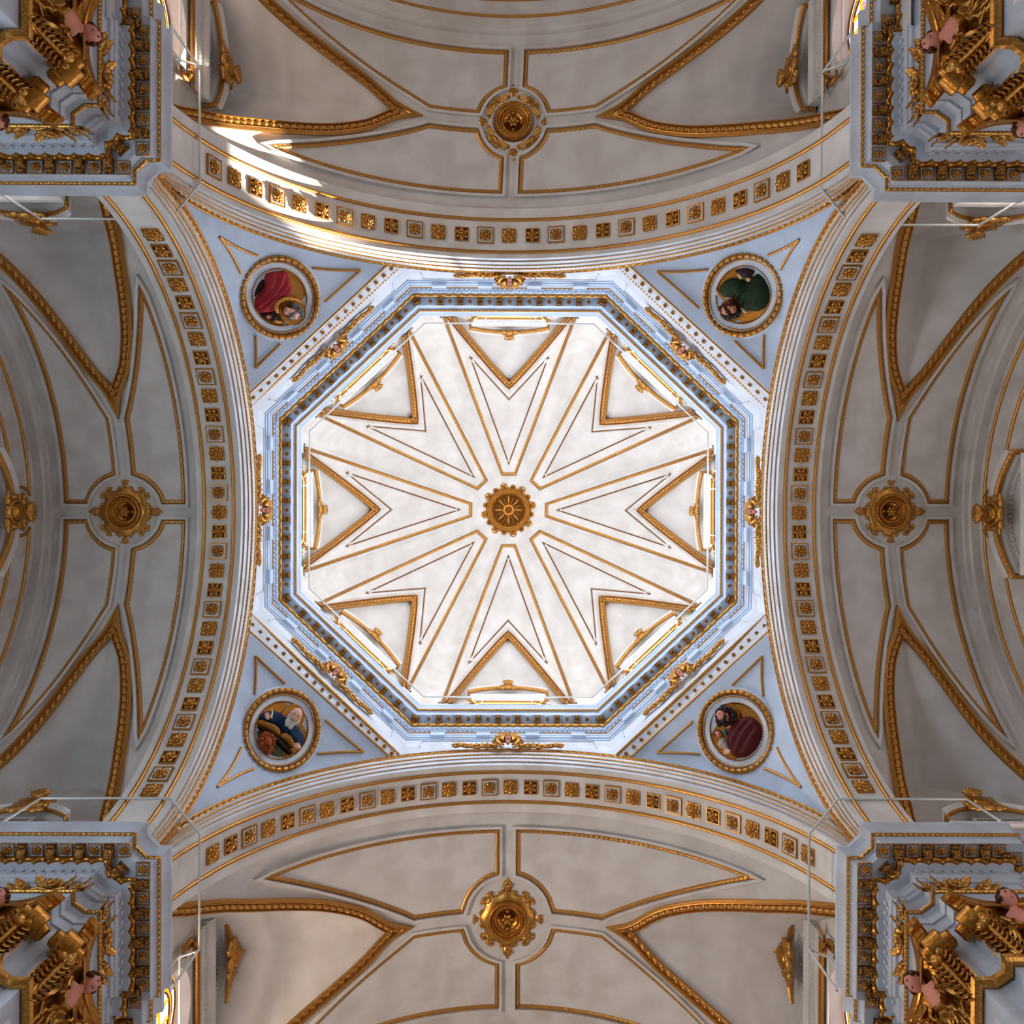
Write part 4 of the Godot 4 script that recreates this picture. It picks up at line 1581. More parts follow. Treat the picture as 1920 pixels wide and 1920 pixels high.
	for q in [[0.05, 0.80, 0.23, 0.05], [0.055, 0.76, 0.21, 0.055], [0.14, 0.71, 0.17, 0.075], [0.16, 0.64, 0.15, 0.095], [0.145, 0.57, 0.135, 0.10], [0.11, 0.51, 0.12, 0.085], [0.05, 0.47, 0.11, 0.04], [0.005, 0.46, 0.10, 0.005]]:
		var row := PackedVector3Array()
		for j in 20:
			var a := TAU * j / 20.0
			var dz: float = sin(a) * q[3]
			if sin(a) > 0 and q[1] > 0.52 and q[1] < 0.73:
				dz *= 1.0 - 0.18 * exp(-pow(cos(a) / 0.22, 2.0))
			row.append(Vector3(cos(a) * q[0], q[1], q[2] + dz))
		R.append(row)
	m.rows(R, true)
	head(m, hc, up, fc, 0.118)
	var bust := put("cherub", m, M.flesh, o)
	head_eyes(bust, hc, up, fc, 0.118)
	m = Msh.new()
	head_lips(m, hc, up, fc, 0.118)
	put("lips", m, M.lip, bust)
	m = Msh.new()
	hair(m, hc, up, fc, 0.118)
	var hr := put("hair", m, M.hair, bust)
	hr.set_meta("label", "dark curly hair")
	m = Msh.new()       # drapery round the bust
	for s in [-1.0, 1.0]:
		m.tube(PackedVector3Array([Vector3(s * 0.17, 0.70, 0.15), Vector3(s * 0.18, 0.58, 0.18), Vector3(s * 0.12, 0.48, 0.20), Vector3(0, 0.43, 0.19)]), 0.035, 8, 0.8)
		m.leaf(Vector3(s * 0.10, 0.46, 0.14), Vector3(s * 0.4, -1, 0.3).normalized(), Vector3(0, 0, 1), 0.26, 0.16, 0.5, 3, 0.02)
	put("drapery", m, M.gold, o)
	# place them: two on every pier
	var first := true
	var words := {0: "facing across the picture", 1: "facing down the picture"}
	for i in 4:
		var p: Array = PIER[i]
		for f in 2:
			var inn := W(-p[0], 0, 0) if f == 0 else W(0, -p[1], 0)
			var al := W(0, p[1], 0) if f == 0 else W(p[0], 0, 0)
			var pos := W(p[0] * p[2], p[1] * p[3], 8.86) - inn * 0.475 + al * (1.18 if f == 0 else 1.28)
			var lab := "gilt capital with a cherub bust on the %s pier, on its %s face" % [p[4], ["side" if false else ("right" if p[0] < 0 else "left"), "lower" if p[1] < 0 else "upper"][f]]
			var xf := frame(pos, Vector3.UP, inn)
			var n: Node3D
			if first:
				o.transform = xf
				o.set_meta("label", lab)
				n = o
				first = false
			else:
				n = copy_of(o, lab, xf)
			if i == 0:
				n.get_node("cherub").material_override = M.flesh_dark
			if (i == 0 or i == 3) and f == 0:
				n.get_node("cherub/hair").material_override = M.hair_brown
				n.get_node("cherub/hair").set_meta("label", "reddish brown curly hair")
# ---------- window frames with curved pediments: x along the wall, y up from the cornice, z out ----------
func aedicule(root: Node3D, k: float, depth: float, wall_mat: Material, dome := false) -> void:
	var w := 0.86 * k
	var m := Msh.new()
	# entablature: stepped mouldings, then the cornice
	var R := []
	for q in [[-0.32, 0.05], [-0.22, 0.05], [-0.22, 0.08], [-0.14, 0.08], [-0.12, 0.11], [-0.04, 0.12], [-0.03, 0.17], [0.0, 0.20], [0.06, 0.22], [0.10, 0.19], [0.10, 0.0]]:
		var e: float = w - 0.12 * k + q[1] * 0.55
		R.append(PackedVector3Array([Vector3(-e, q[0] * k, 0), Vector3(-e, q[0] * k, q[1] * depth), Vector3(e, q[0] * k, q[1] * depth), Vector3(e, q[0] * k, 0)]))
	m.flat(R)
	# tympanum
	var tp := PackedVector2Array()
	for i in 17:
		var t := lerpf(-1.0, 1.0, i / 16.0)
		tp.append(Vector2(t * w * 0.97, (0.16 + 0.40 * (1.0 - t * t)) * k))
	tp.append(Vector2(w * 0.97, 0.05 * k))
	tp.append(Vector2(-w * 0.97, 0.05 * k))
	m.prism(tp, Vector3(0, 0, 0.0), Vector3.RIGHT, Vector3.UP, Vector3(0, 0, 0.06 * depth))
	put("entablature", m, wall_mat, root)
	# curved pediment
	m = Msh.new()
	var path := PackedVector3Array()
	for i in 41:
		var t := lerpf(-1.0, 1.0, i / 40.0)
		path.append(Vector3(t * w, (0.16 + 0.42 * (1.0 - t * t)) * k, 0.0))
	R = []
	for q in [[-0.02, 0.06], [-0.02, 0.14], [0.0, 0.17], [0.02, 0.21], [0.02, 0.30], [0.09, 0.31], [0.12, 0.34], [0.12, 0.0]]:
		var row := PackedVector3Array()
		for p in path:
			row.append(Vector3(p.x * (1.0 + q[0] * 0.3), p.y + q[0] * k, q[1] * depth))
		R.append(row)
	m.strips(R)
	for e in [0, 40]:
		for j in R.size() - 2:
			m.tri(R[0][e], R[j + 1][e], R[j + 2][e])
	put("pediment", m, wall_mat, root)
	# gilt band under its edge, returning to the wall at the ends
	m = Msh.new()
	var gp := PackedVector3Array()
	gp.append(Vector3(-w * 1.0, 0.17 * k, 0.06 * depth))
	for p in path:
		gp.append(Vector3(p.x, p.y + 0.012 * k, 0.26 * depth))
	gp.append(Vector3(w * 1.0, 0.17 * k, 0.06 * depth))
	var dp := densify(gp, 0.025 * k)
	var dn := PackedVector3Array()
	for p in dp:
		dn.append(Vector3(0, -1, 0.35).normalized())
	m.sweep(dp, dn, roll(0.085 * k, 0.045 * k), false, true, 0.085 * k, 0.55)
	put("gold_band", m, M.gold_line, root)
	# carved rows on entablature and tympanum
	m = Msh.new()
	var n := 22
	for i in n:
		var x := lerpf(-w * 0.86, w * 0.86, i / (n - 1.0))
		m.blob(Vector3(x, -0.085 * k, 0.115 * depth), Vector3(0.026 * k, 0.02 * k, 0), Vector3(0, 0.035 * k, 0), Vector3(0, 0, 0.022), 6, 4)
		var t := x / w
		m.blob(Vector3(x * 0.9, (0.16 + 0.36 * (1.0 - t * t)) * k - 0.045 * k, 0.085 * depth), Vector3(0.024 * k, 0.015 * k, 0), Vector3(0, 0.03 * k, 0), Vector3(0, 0, 0.02), 6, 4)
	put("carved_row", m, wall_mat, root, "stuff")
	# gilt lines under the entablature and beside the opening
	m = Msh.new()
	for y in [-0.33, -0.235]:
		m.sweep(PackedVector3Array([Vector3(-w * 0.82, y * k, 0.06 * depth), Vector3(w * 0.82, y * k, 0.06 * depth)]), ups(2, Vector3(0, -0.5, 0.86)), roll(0.045 * k, 0.03 * k))
	put("gold_line", m, M.gold_line, root)
	m = Msh.new()
	for s in [-1.0, 1.0]:
		m.sweep(PackedVector3Array([Vector3(s * w * 0.84, -0.36 * k, 0.03), Vector3(s * w * 0.84, -2.2 * k, 0.03)]), ups(2, Vector3.BACK), roll(0.05 * k, 0.03 * k))
		m.abox(Vector3(s * w * 0.92, -1.3 * k, 0.015), Vector3(0.14 * k, 1.9 * k, 0.05))
	put("jamb", m, wall_mat, root)
	# gilt consoles at the two sides
	for s in [-1.0, 1.0]:
		m = Msh.new()
		m.coil(Vector3(s * w * 0.80, -0.42 * k, 0.08 * depth), Vector3(s, 0, 0), Vector3.UP, 0.07 * k, 1.5, 0.026 * k)
		m.blob(Vector3(s * w * 0.92, -0.60 * k, 0.06 * depth), Vector3(0.07 * k, 0, 0), Vector3(0, 0.13 * k, 0), Vector3(0, 0, 0.06), 8, 6, 0.2, s)
		m.leaf(Vector3(s * w * 0.78, -0.40 * k, 0.08), Vector3(s * 0.35, -1, 0.1).normalized(), Vector3.BACK, 0.40 * k, 0.16 * k, 0.3, 4, 0.015)
		m.leaf(Vector3(s * w * 0.98, -0.75 * k, 0.07), Vector3(s * 0.1, -1, 0.1).normalized(), Vector3.BACK, 0.34 * k, 0.15 * k, 0.3, 4, 0.015)
		m.leaf(Vector3(s * w * 0.90, -0.38 * k, 0.08), Vector3(s * 1.0, 0.25, 0.1).normalized(), Vector3.BACK, 0.16 * k, 0.12 * k, 0.3, 3, 0.015)
		put("console", m, M.gold, root)

func cartouche(root: Node3D) -> void:      # a gilt oval boss in scrolls, 0.5 wide
	var m := Msh.new()
	m.blob(Vector3(0, 0.02, 0.05), Vector3(0.13, 0, 0), Vector3(0, 0.15, 0), Vector3(0, 0, 0.07), 16, 10)
	put("boss", m, M.gold_deep, root)
	m = Msh.new()
	var path := PackedVector3Array()
	for i in 33:
		var a := TAU * i / 32.0
		path.append(Vector3(cos(a) * 0.155, 0.02 + sin(a) * 0.175, 0.04))
	m.tube(path, 0.028, 7)
	for s in [-1.0, 1.0]:
		m.coil(Vector3(s * 0.20, 0.14, 0.03), Vector3(s, 0, 0), Vector3.UP, 0.075, 1.5, 0.026, 0.5)
		m.coil(Vector3(s * 0.21, -0.12, 0.03), Vector3(s, 0, 0), Vector3.DOWN, 0.075, 1.5, 0.026, 0.5)
		m.blob(Vector3(s * 0.15, -0.18, 0.02), Vector3(0.07, 0.02, 0), Vector3(-0.02, 0.045, 0), Vector3(0, 0, 0.045), 8, 6, 0.12, s)
		m.blob(Vector3(s * 0.21, 0.0, 0.02), Vector3(0.045, 0, 0), Vector3(0, 0.09, 0), Vector3(0, 0, 0.045), 8, 6, 0.12, s)
		m.blob(Vector3(s * 0.13, 0.19, 0.03), Vector3(0.06, 0.03, 0), Vector3(-0.03, 0.045, 0), Vector3(0, 0, 0.045), 8, 6, 0.12, s)
	m.blob(Vector3(0, -0.20, 0.04), Vector3(0.10, 0, 0), Vector3(0, 0.05, 0), Vector3(0, 0, 0.05), 10, 6, 0.1)
	put("scrollwork", m, M.gold, root)
	m = Msh.new()
	for i in 7:      # shell on top
		var a := lerpf(-0.95, 0.95, i / 6.0)
		m.blob(Vector3(sin(a) * 0.085, 0.17 + cos(a) * 0.08, 0.08 + 0.03 * cos(a)), Vector3(cos(a), -sin(a), 0) * 0.032, Vector3(sin(a), cos(a), 0.3) * 0.10, Vector3(0, 0, 0.05), 7, 5)
	m.blob(Vector3(0, 0.18, 0.09), Vector3(0.05, 0, 0), Vector3(0, 0.04, 0), Vector3(0, 0, 0.04), 8, 5)
	put("shell", m, M.gold, root)

func make_windows() -> void:
	# dome: eight windows, their frames and their cartouches
	var crt := thing("cartouche", "", "ornament", Transform3D(), "gilt cartouches over the windows")
	cartouche(crt)
	var first := true
	for i in 8:
		var n: Vector2 = NRM[i]
		var c: Vector2 = (dome_v[i] + dome_v[(i + 1) % 8]) / 2
		c = n * DOME_AP[i] + (c - n * n.dot(c)) * 1.0
		var inn := W(-n.x, -n.y, 0)
		var win := thing("window_%d" % (i + 1), "daylit dome window behind the cornice on the %s side of the octagon" % SIDE[i], "window", frame(W(c.x, c.y, 19.3), Vector3.UP, inn), "", "structure")
		var p := Msh.new()
		var wh := WIN_T - WIN_B
		if i == 2:
			p.quad(Vector3(-WIN_W, 0, -0.42), Vector3(WIN_W, 0, -0.42), Vector3(WIN_W, wh, -0.42), Vector3(-WIN_W, wh, -0.42))
			put("pane", p, M.glass_clear, win)
		else:
			p.abox(Vector3(0, wh / 2, -0.92), Vector3(WIN_W * 2, wh, 0.04))
			put("pane", p, M.glass_white, win)
		var fr := Msh.new()
		for s in [-1.0, 1.0]:
			fr.abox(Vector3(s * (WIN_W - 0.02), wh / 2, -0.36 if i == 2 else -0.8), Vector3(0.05, wh, 0.06))
		put("frame", fr, M.white, win, "stuff")
		var ae := thing("window_pediment", "white curved pediment over the dome window on the octagon's %s side" % SIDE[i], "pediment", frame(W(c.x, c.y, 21.72), Vector3.UP, inn))
		aedicule(ae, 1.17, 0.80, M.white, true)
		var lab := "gilt cartouche on the dome's %s window pediment" % SIDE[i]
		var xf := frame(W(c.x, c.y, 22.45) + inn * 0.20, Vector3.UP, inn, 0.95)
		if first:
			crt.transform = xf
			crt.set_meta("label", lab)
			first = false
		else:
			copy_of(crt, lab, xf)
	# arms: two lunette windows each
	var no := 9
	for k in ["T", "R", "B", "L"]:
		var q: Dictionary = ARM[k]
		var ub: float = (q.end + q.far) / 2.0
		for s in [-1.0, 1.0]:
			var inn = side_of(k) * -s
			var at := AP(k, ub, s * (q.vr + 0.08), q.z0)
			var place: String = {"T-1": "upper left corner, right of the pier", "T1": "upper right corner, left of the pier", "B-1": "lower left corner, right of the pier", "B1": "lower right corner, left of the pier", "L-1": "upper left corner, below the pier", "L1": "lower left corner, above the pier", "R-1": "upper right corner, below the pier", "R1": "lower right corner, above the pier"}[k + str(int(s))]
			var win := thing("window_%d" % no, "arched stained-glass window in the %s" % place, "window", frame(at + Vector3(0, -0.4 * q.k, 0) - inn * 0.25, Vector3.UP, inn), "", "structure")
			no += 1
			stained(win, 0.56 * q.k, q.z0 - 0.4 * q.k - 11.6)
			var ae := thing("window_pediment", "gilt-edged curved window pediment in the %s" % place, "pediment", frame(at, Vector3.UP, inn))
			aedicule(ae, q.k, 1.0, M.vault)
			copy_of(crt, "gilt cartouche over the window in the %s" % place, frame(at + Vector3(0, 0.56 * q.k, 0) + inn * 0.30, Vector3.UP, inn, 1.12 * maxf(q.k, 0.95)))
		if k in ["L", "R"]:
			var at := AP(k, q.wall, 0.0, 14.12 if k == "L" else 14.28)
			var inn := -axis_of(k)
			var ae := thing("window_pediment", "large curved pediment on the end wall at the %s edge of the picture" % ARM_WORD[k], "pediment", frame(at, Vector3.UP, inn))
			aedicule(ae, 1.26, 1.0, M.vault)
			copy_of(crt, "gilt cartouche at the %s edge of the picture, on the end wall" % ARM_WORD[k], frame(at + Vector3(0, 0.62, 0) + inn * 0.34, Vector3.UP, inn, 1.25))
			var win := thing("window_%d" % no, "tall window in the end wall of the %s arm, below the pediment" % ARM_WORD[k], "window", frame(AP(k, q.wall - 0.02, 0, 6.0), Vector3.UP, inn), "", "structure")
			no += 1
			big_window(win)
		else:
			var win := thing("window_%d" % no, "tall window in the end wall of the %s arm" % ARM_WORD[k], "window", frame(AP(k, q.wall - 0.02, 0, 6.0), Vector3.UP, -axis_of(k)), "", "structure")
			no += 1
			big_window(win)

func big_window(win: Node3D) -> void:
	var p := Msh.new()
	p.abox(Vector3(0, 0, 0.0), Vector3(4.0, 5.0, 0.06))
	put("pane", p, M.glass_white, win)
	var f := Msh.new()
	for s in [-1.0, 1.0]:
		f.abox(Vector3(s * 2.05, 0, 0.03), Vector3(0.12, 5.2, 0.12))
		f.abox(Vector3(0, s * 2.55, 0.03), Vector3(4.2, 0.12, 0.12))
	put("frame", f, M.white, win)

func stained(win: Node3D, w: float, h: float) -> void:      # y = 0 at the crown of the arch, panes below
	var back := Msh.new()
	var ol := arched(w + 0.02, 0.0, -h)
	var T := Geometry2D.triangulate_polygon(ol)
	for i in range(0, T.size(), 3):
		back.tri(Vector3(ol[T[i]].x, ol[T[i]].y, 0), Vector3(ol[T[i + 1]].x, ol[T[i + 1]].y, 0), Vector3(ol[T[i + 2]].x, ol[T[i + 2]].y, 0))
	put("pane", back, M.glass_white, win)
	# yellow border bands and the violet drawing, as glass pieces in front of the clear glass
	var y := Msh.new()
	for e in [[w * 0.96, 0.10 * w], [w * 0.62, 0.10 * w]]:
		var p := arched(e[0], -(w - e[0]), -h)
		var path := PackedVector3Array()
		for q in p:
			path.append(Vector3(q.x, q.y, 0.01))
		y.sweep(path, ups(path.size(), Vector3.BACK), strip(e[1], 0.012))
	for s in [-1.0, 1.0]:
		y.abox(Vector3(0, -h * (0.5 + 0.2 * s), 0.012), Vector3(w * 1.9, 0.07, 0.02))
		y.abox(Vector3(s * w * 0.2, -h * 0.55, 0.012), Vector3(0.05, h * 0.8, 0.02))
	put("border", y, M.glass_yellow, win)
	var l := Msh.new()
	for e in [[w * 0.90, 0.02], [w * 0.56, 0.02], [w * 0.68, 0.02]]:
		var p := arched(e[0], -(w - e[0]), -h)
		var path := PackedVector3Array()
		for q in p:
			path.append(Vector3(q.x, q.y, 0.012))
		l.sweep(path, ups(path.size(), Vector3.BACK), strip(e[1], 0.016))
	put("lead", l, M.lead, win)
	var v := Msh.new()
	for i in 14:
		var a := i * 2.4
		var c := Vector3(cos(a) * w * 0.26 * sqrt(i / 14.0 + 0.1), -h * 0.42 + sin(a * 1.3) * h * 0.22, 0.012)
		v.coil(c, Vector3(1, 0, 0), Vector3.UP, 0.05 * w + 0.03, 1.2, 0.014, a)
	for s in [-1.0, 1.0]:
		for i in 6:
			v.coil(Vector3(s * w * 0.80, -w * 0.6 - i * 0.2, 0.012), Vector3(1, 0, 0), Vector3.UP, 0.045, 1.1, 0.01, i)
	put("painted_figure", v, M.glass_violet, win)
# ---------- bosses of the vaults: x, y in the surface, z out ----------
func tip_ornament(m: Msh, a: float, r0: float, r1: float) -> void:
	var d := Vector3(cos(a), sin(a), 0)
	var s := Vector3(-sin(a), cos(a), 0)
	var c := d * lerpf(r0, r1, 0.5)
	var l := r1 - r0
	m.blob(c, d * l * 0.50, Vector3(0, 0, 0.05), s * l * 0.42, 10, 6)
	m.blob(d * (r1 - l * 0.06), d * l * 0.26, Vector3(0, 0, 0.03), s * l * 0.14, 8, 5)
	for e in [-1.0, 1.0]:
		m.coil(c + s * e * l * 0.16 + Vector3(0, 0, 0.05), s * e, d, l * 0.17, 1.4, 0.018)
		m.coil(d * r0 + s * e * l * 0.50 + Vector3(0, 0, 0.03), s * e, -d, l * 0.20, 1.3, 0.026)

func make_bosses() -> void:
	var up := Vector3(0, 0, 1)
	# dome
	var o := thing("dome_rosette", "large round gilt rosette with sixteen scalloped lobes at the centre of the dome", "rosette", frame(W(0.0, 0.0, 26.42), up, Vector3.DOWN, 1.04))
	var m := Msh.new()
	var X := Vector3(1, 0, 0)
	var Y := Vector3(0, 1, 0)
	var Z := Vector3(0, 0, 1)
	m.lathe(PackedVector2Array([Vector2(0.70, 0.0), Vector2(0.69, 0.06), Vector2(0.66, 0.12), Vector2(0.62, 0.16), Vector2(0.575, 0.17), Vector2(0.56, 0.20), Vector2(0.535, 0.215), Vector2(0.515, 0.20), Vector2(0.50, 0.16), Vector2(0.485, 0.08), Vector2(0.47, 0.04)]), Vector3.ZERO, X, Y, Z, 64)
	put("rim", m, M.gold_deep, o)
	for i in 16:
		var a := TAU * (i + 0.5) / 16.0
		var big := i % 2 == 0
		var r := 0.115 if big else 0.085
		var c := Vector3(cos(a), sin(a), 0) * (0.735 if big else 0.70)
		m = Msh.new()
		m.lathe(PackedVector2Array([Vector2(r, 0), Vector2(r, 0.06), Vector2(r * 0.85, 0.10), Vector2(r * 0.6, 0.07), Vector2(0.0, 0.06)]), c, X, Y, Z, 16)
		m.blob(c + Vector3(0, 0, 0.075), X * r * 0.3, Z * 0.04, Y * r * 0.3, 8, 5)
		for e in [-1.0, 1.0]:
			var s = Vector3(-sin(a), cos(a), 0) * e
			m.blob(c + s * r * 0.38 + Vector3(cos(a), sin(a), 0) * r * 0.15 + Vector3(0, 0, 0.07), s * r * 0.2, Z * 0.04, Vector3(cos(a), sin(a), 0) * r * 0.32, 7, 5)
		put("lobe", m, M.gold, o)
	m = Msh.new()
	for i in 48:
		var a := TAU * i / 48.0
		m.blob(Vector3(cos(a) * 0.49, sin(a) * 0.49, 0.15), X * 0.022, Z * 0.022, Y * 0.022, 6, 4)
	put("bead_ring", m, M.gold, o, "stuff")
	for i in 16:
		var a := TAU * i / 16.0
		var d := Vector3(cos(a), sin(a), 0)
		var s := Vector3(-sin(a), cos(a), 0)
		m = Msh.new()
		m.blob(d * 0.31 + Vector3(0, 0, 0.06), d * 0.145, Z * 0.05, s * 0.040, 10, 6)
		if i % 2 == 0:
			m.blob(d * 0.42 + Vector3(0, 0, 0.09), d * 0.035, Z * 0.04, s * 0.04, 8, 5)
		put("petal", m, M.gold_relief if i % 2 else M.gold, o)
	m = Msh.new()
	m.lathe(PackedVector2Array([Vector2(0.48, 0.03), Vector2(0.20, 0.02), Vector2(0.175, 0.10), Vector2(0.15, 0.11), Vector2(0.135, 0.08), Vector2(0.0, 0.08)]), Vector3.ZERO, X, Y, Z, 40)
	for i in 8:
		var a := TAU * i / 8.0
		m.blob(Vector3(cos(a) * 0.08, sin(a) * 0.08, 0.09), X * 0.03, Z * 0.03, Y * 0.03, 7, 5)
	m.blob(Vector3(0, 0, 0.09), X * 0.03, Z * 0.03, Y * 0.03, 7, 5)
	put("hub", m, M.gold_deep, o)
	# arms
	for k in ["T", "R", "B", "L"]:
		var q: Dictionary = ARM[k]
		var lab: String = {"T": "dark gilt boss in a white ring with separate ornaments, on the upper vault", "R": "gilt pointed boss with a round bowl on the vault right of the dome", "B": "gilt pointed boss with a round bowl on the vault below the dome", "L": "dark gilt pointed boss with a round bowl on the vault left of the dome"}[k]
		var sc: float = {"T": 1.04, "R": 0.96, "B": 1.12, "L": 0.98}[k]
		o = thing("vault_boss", lab, "rosette", frame(VP(k, q.uc, 0.0, q.vr + 0.0), up, Vector3.DOWN, sc))
		m = Msh.new()
		m.lathe(PackedVector2Array([Vector2(0.36, -0.01), Vector2(0.355, 0.10), Vector2(0.34, 0.15), Vector2(0.315, 0.165), Vector2(0.295, 0.14), Vector2(0.285, 0.10), Vector2(0.265, 0.115), Vector2(0.245, 0.10), Vector2(0.235, 0.05), Vector2(0.21, 0.075), Vector2(0.19, 0.07), Vector2(0.175, 0.01), Vector2(0.0, 0.01)]), Vector3.ZERO, X, Y, Z, 48)
		put("bowl", m, M.gold_deep, o)
		m = Msh.new()
		for i in 36:
			var a := TAU * i / 36.0
			var rr := 0.262 if k != "T" else 0.335
			m.blob(Vector3(cos(a) * rr, sin(a) * rr, 0.115 if k != "T" else 0.15), X * 0.02, Z * 0.022, Y * 0.02, 6, 4)
		put("bead_ring", m, M.gold, o, "stuff")
		m = Msh.new()
		for i in 6:
			var a := TAU * i / 6.0
			m.blob(Vector3(cos(a) * 0.06, sin(a) * 0.06, 0.06), Vector3(cos(a), sin(a), 0) * 0.05, Z * 0.03, Vector3(-sin(a), cos(a), 0) * 0.035, 7, 5)
		m.blob(Vector3(0, 0, 0.09), X * 0.04, Z * 0.05, Y * 0.04, 8, 6)
		for i in 4:
			var a := TAU * i / 4.0
			m.blob(Vector3(cos(a) * 0.155, sin(a) * 0.155, 0.05), X * 0.04, Z * 0.05, Y * 0.04, 8, 5)
		put("flower", m, M.gold, o)
		if k != "T":
			m = Msh.new()
			m.lathe(PackedVector2Array([Vector2(0.48, -0.01), Vector2(0.475, 0.03), Vector2(0.45, 0.06), Vector2(0.42, 0.06), Vector2(0.40, 0.09), Vector2(0.34, 0.09)]), Vector3.ZERO, X, Y, Z, 64, 8, 0.045)
			put("plate", m, M.gold, o)
		else:
			m = Msh.new()
			m.lathe(PackedVector2Array([Vector2(0.68, -0.005), Vector2(0.675, 0.03), Vector2(0.645, 0.035), Vector2(0.63, 0.015), Vector2(0.45, 0.02), Vector2(0.43, 0.05), Vector2(0.40, 0.06), Vector2(0.37, 0.02)]), Vector3.ZERO, X, Y, Z, 64)
			put("white_ring", m, M.vault, o)
		for i in 4:
			m = Msh.new()
			tip_ornament(m, TAU * i / 4.0, 0.47, 0.69)
			if k == "T":
				for e in [-1.0, 1.0]:
					var a = TAU * i / 4.0 + e * 0.42
					m.box(Vector3(cos(a) * 0.47, sin(a) * 0.47, 0.03), Vector3(cos(a + 0.6 * e), sin(a + 0.6 * e), 0) * 0.05, Vector3(-sin(a + 0.6 * e), cos(a + 0.6 * e), 0) * 0.085, Z * 0.03)
			put("tip_ornament", m, M.gold, o)
			m = Msh.new()
			var a := TAU * (i + 0.5) / 4.0
			var d := Vector3(cos(a), sin(a), 0)
			var s := Vector3(-sin(a), cos(a), 0)
			for e in [-1.0, 1.0]:
				m.coil(d * 0.50 + s * e * 0.065 + Vector3(0, 0, 0.03), s * e, d, 0.07, 1.5, 0.028)
			m.blob(d * 0.46 + Vector3(0, 0, 0.02), d * 0.06, Z * 0.05, s * 0.10, 8, 5)
			put("scroll", m, M.gold, o)

# ---------- shells with faces on the drum ----------
func make_shells() -> void:
	var o := thing("shell_mask", "", "ornament", Transform3D(), "gilt shells with faces on the drum")
	var m := Msh.new()
	for i in 9:
		var a := lerpf(-1.35, 1.35, i / 8.0)
		var d := Vector3(sin(a), cos(a) * 0.92, 0.42 * cos(a)).normalized()
		m.blob(Vector3(0, 0.16, 0.12) + d * 0.15, d * 0.17, Vector3(0, -0.3, 0.9).normalized() * 0.06, d.cross(Vector3(0, -0.3, 0.9)).normalized() * 0.042, 8, 6)
	m.blob(Vector3(0, 0.20, 0.19), Vector3(0.16, 0, 0), Vector3(0, 0.14, 0.04), Vector3(0, 0, 0.05), 12, 8)
	put("shell", m, M.gold, o)
	m = Msh.new()
	for s in [-1.0, 1.0]:
		m.coil(Vector3(s * 0.22, 0.16, 0.10), Vector3(s, 0, 0), Vector3.UP, 0.085, 1.5, 0.032)
		m.coil(Vector3(s * 0.22, -0.02, 0.10), Vector3(s, 0, 0), Vector3.DOWN, 0.085, 1.5, 0.032)
		m.leaf(Vector3(s * 0.08, 0.02, 0.08), Vector3(s, 0.3, 0.3).normalized(), Vector3.BACK, 0.24, 0.16, 0.5, 3, 0.02)
		m.leaf(Vector3(s * 0.10, -0.06, 0.06), Vector3(s, -0.5, 0.2).normalized(), Vector3.BACK, 0.22, 0.14, 0.5, 3, 0.02)
	put("scrollwork", m, M.gold, o)
	var hc := Vector3(0, 0.03, 0.21)
	var up := Vector3(0, 0.85, 0.5).normalized()
	var fc := Vector3(0, -0.5, 0.85).normalized()
	m = Msh.new()
	head(m, hc, up, fc, 0.078)
	m.blob(hc - up * 0.10, Vector3(0.05, 0, 0), up * 0.06, fc * 0.05, 8, 5)
	var hd := put("face", m, M.flesh_dark, o)
	head_eyes(hd, hc, up, fc, 0.078)
	m = Msh.new()
	hair(m, hc, up, fc, 0.078)
	put("hair", m, M.hair, hd)
	for s in [-1.0, 1.0]:
		m = Msh.new()
		for i in 15:
			var t := i / 14.0
			var x = s * lerpf(0.28, 1.10, t)
			var y := 0.02 + 0.035 * sin(t * 9.0) + 0.05 * t
			m.leaf(Vector3(x, y, 0.03), Vector3(s * 0.9, 0.5 * (1.0 if i % 2 else -1.0), 0.3).normalized(), Vector3.BACK, 0.13 - 0.04 * t, 0.12, 0.5, 2, 0.02)
			for e in [-1.0, 1.0]:
				m.blob(Vector3(x + s * 0.02 * e, y + e * lerpf(0.055, 0.03, t), 0.05 + 0.01 * sin(i * 1.7)), Vector3(0.045, 0.012, 0), Vector3(-0.01, 0.032, 0), Vector3(0, 0, 0.035), 7, 5, 0.2, i * 2 + e)
			m.blob(Vector3(x, y, 0.075), Vector3(0.04, 0, 0), Vector3(0, 0.034, 0), Vector3(0, 0, 0.035), 7, 5, 0.15, i)
		m.coil(Vector3(s * 1.08, 0.10, 0.04), Vector3(s, 0, 0), Vector3.UP, 0.06, 1.3, 0.02)
		put("garland", m, M.gold, o)
	var first := true
	for i in 8:
		var n: Vector2 = NRM[i]
		var c: Vector2 = (drum_v[i] + drum_v[(i + 1) % 8]) / 2
		var lab := "gilt shell with a small face on the %s side of the drum" % SIDE[i]
		var xf := frame(W(c.x, c.y, 17.22 if i % 2 == 0 else 17.42) - W(n.x, n.y, 0) * 0.02, Vector3.UP, W(-n.x, -n.y, 0))
		if i % 2 == 0:
			xf.origin += W(-n.x, -n.y, 0) * 0.03
		if first:
			o.transform = xf
			o.set_meta("label", lab)
			first = false
		else:
			copy_of(o, lab, xf)

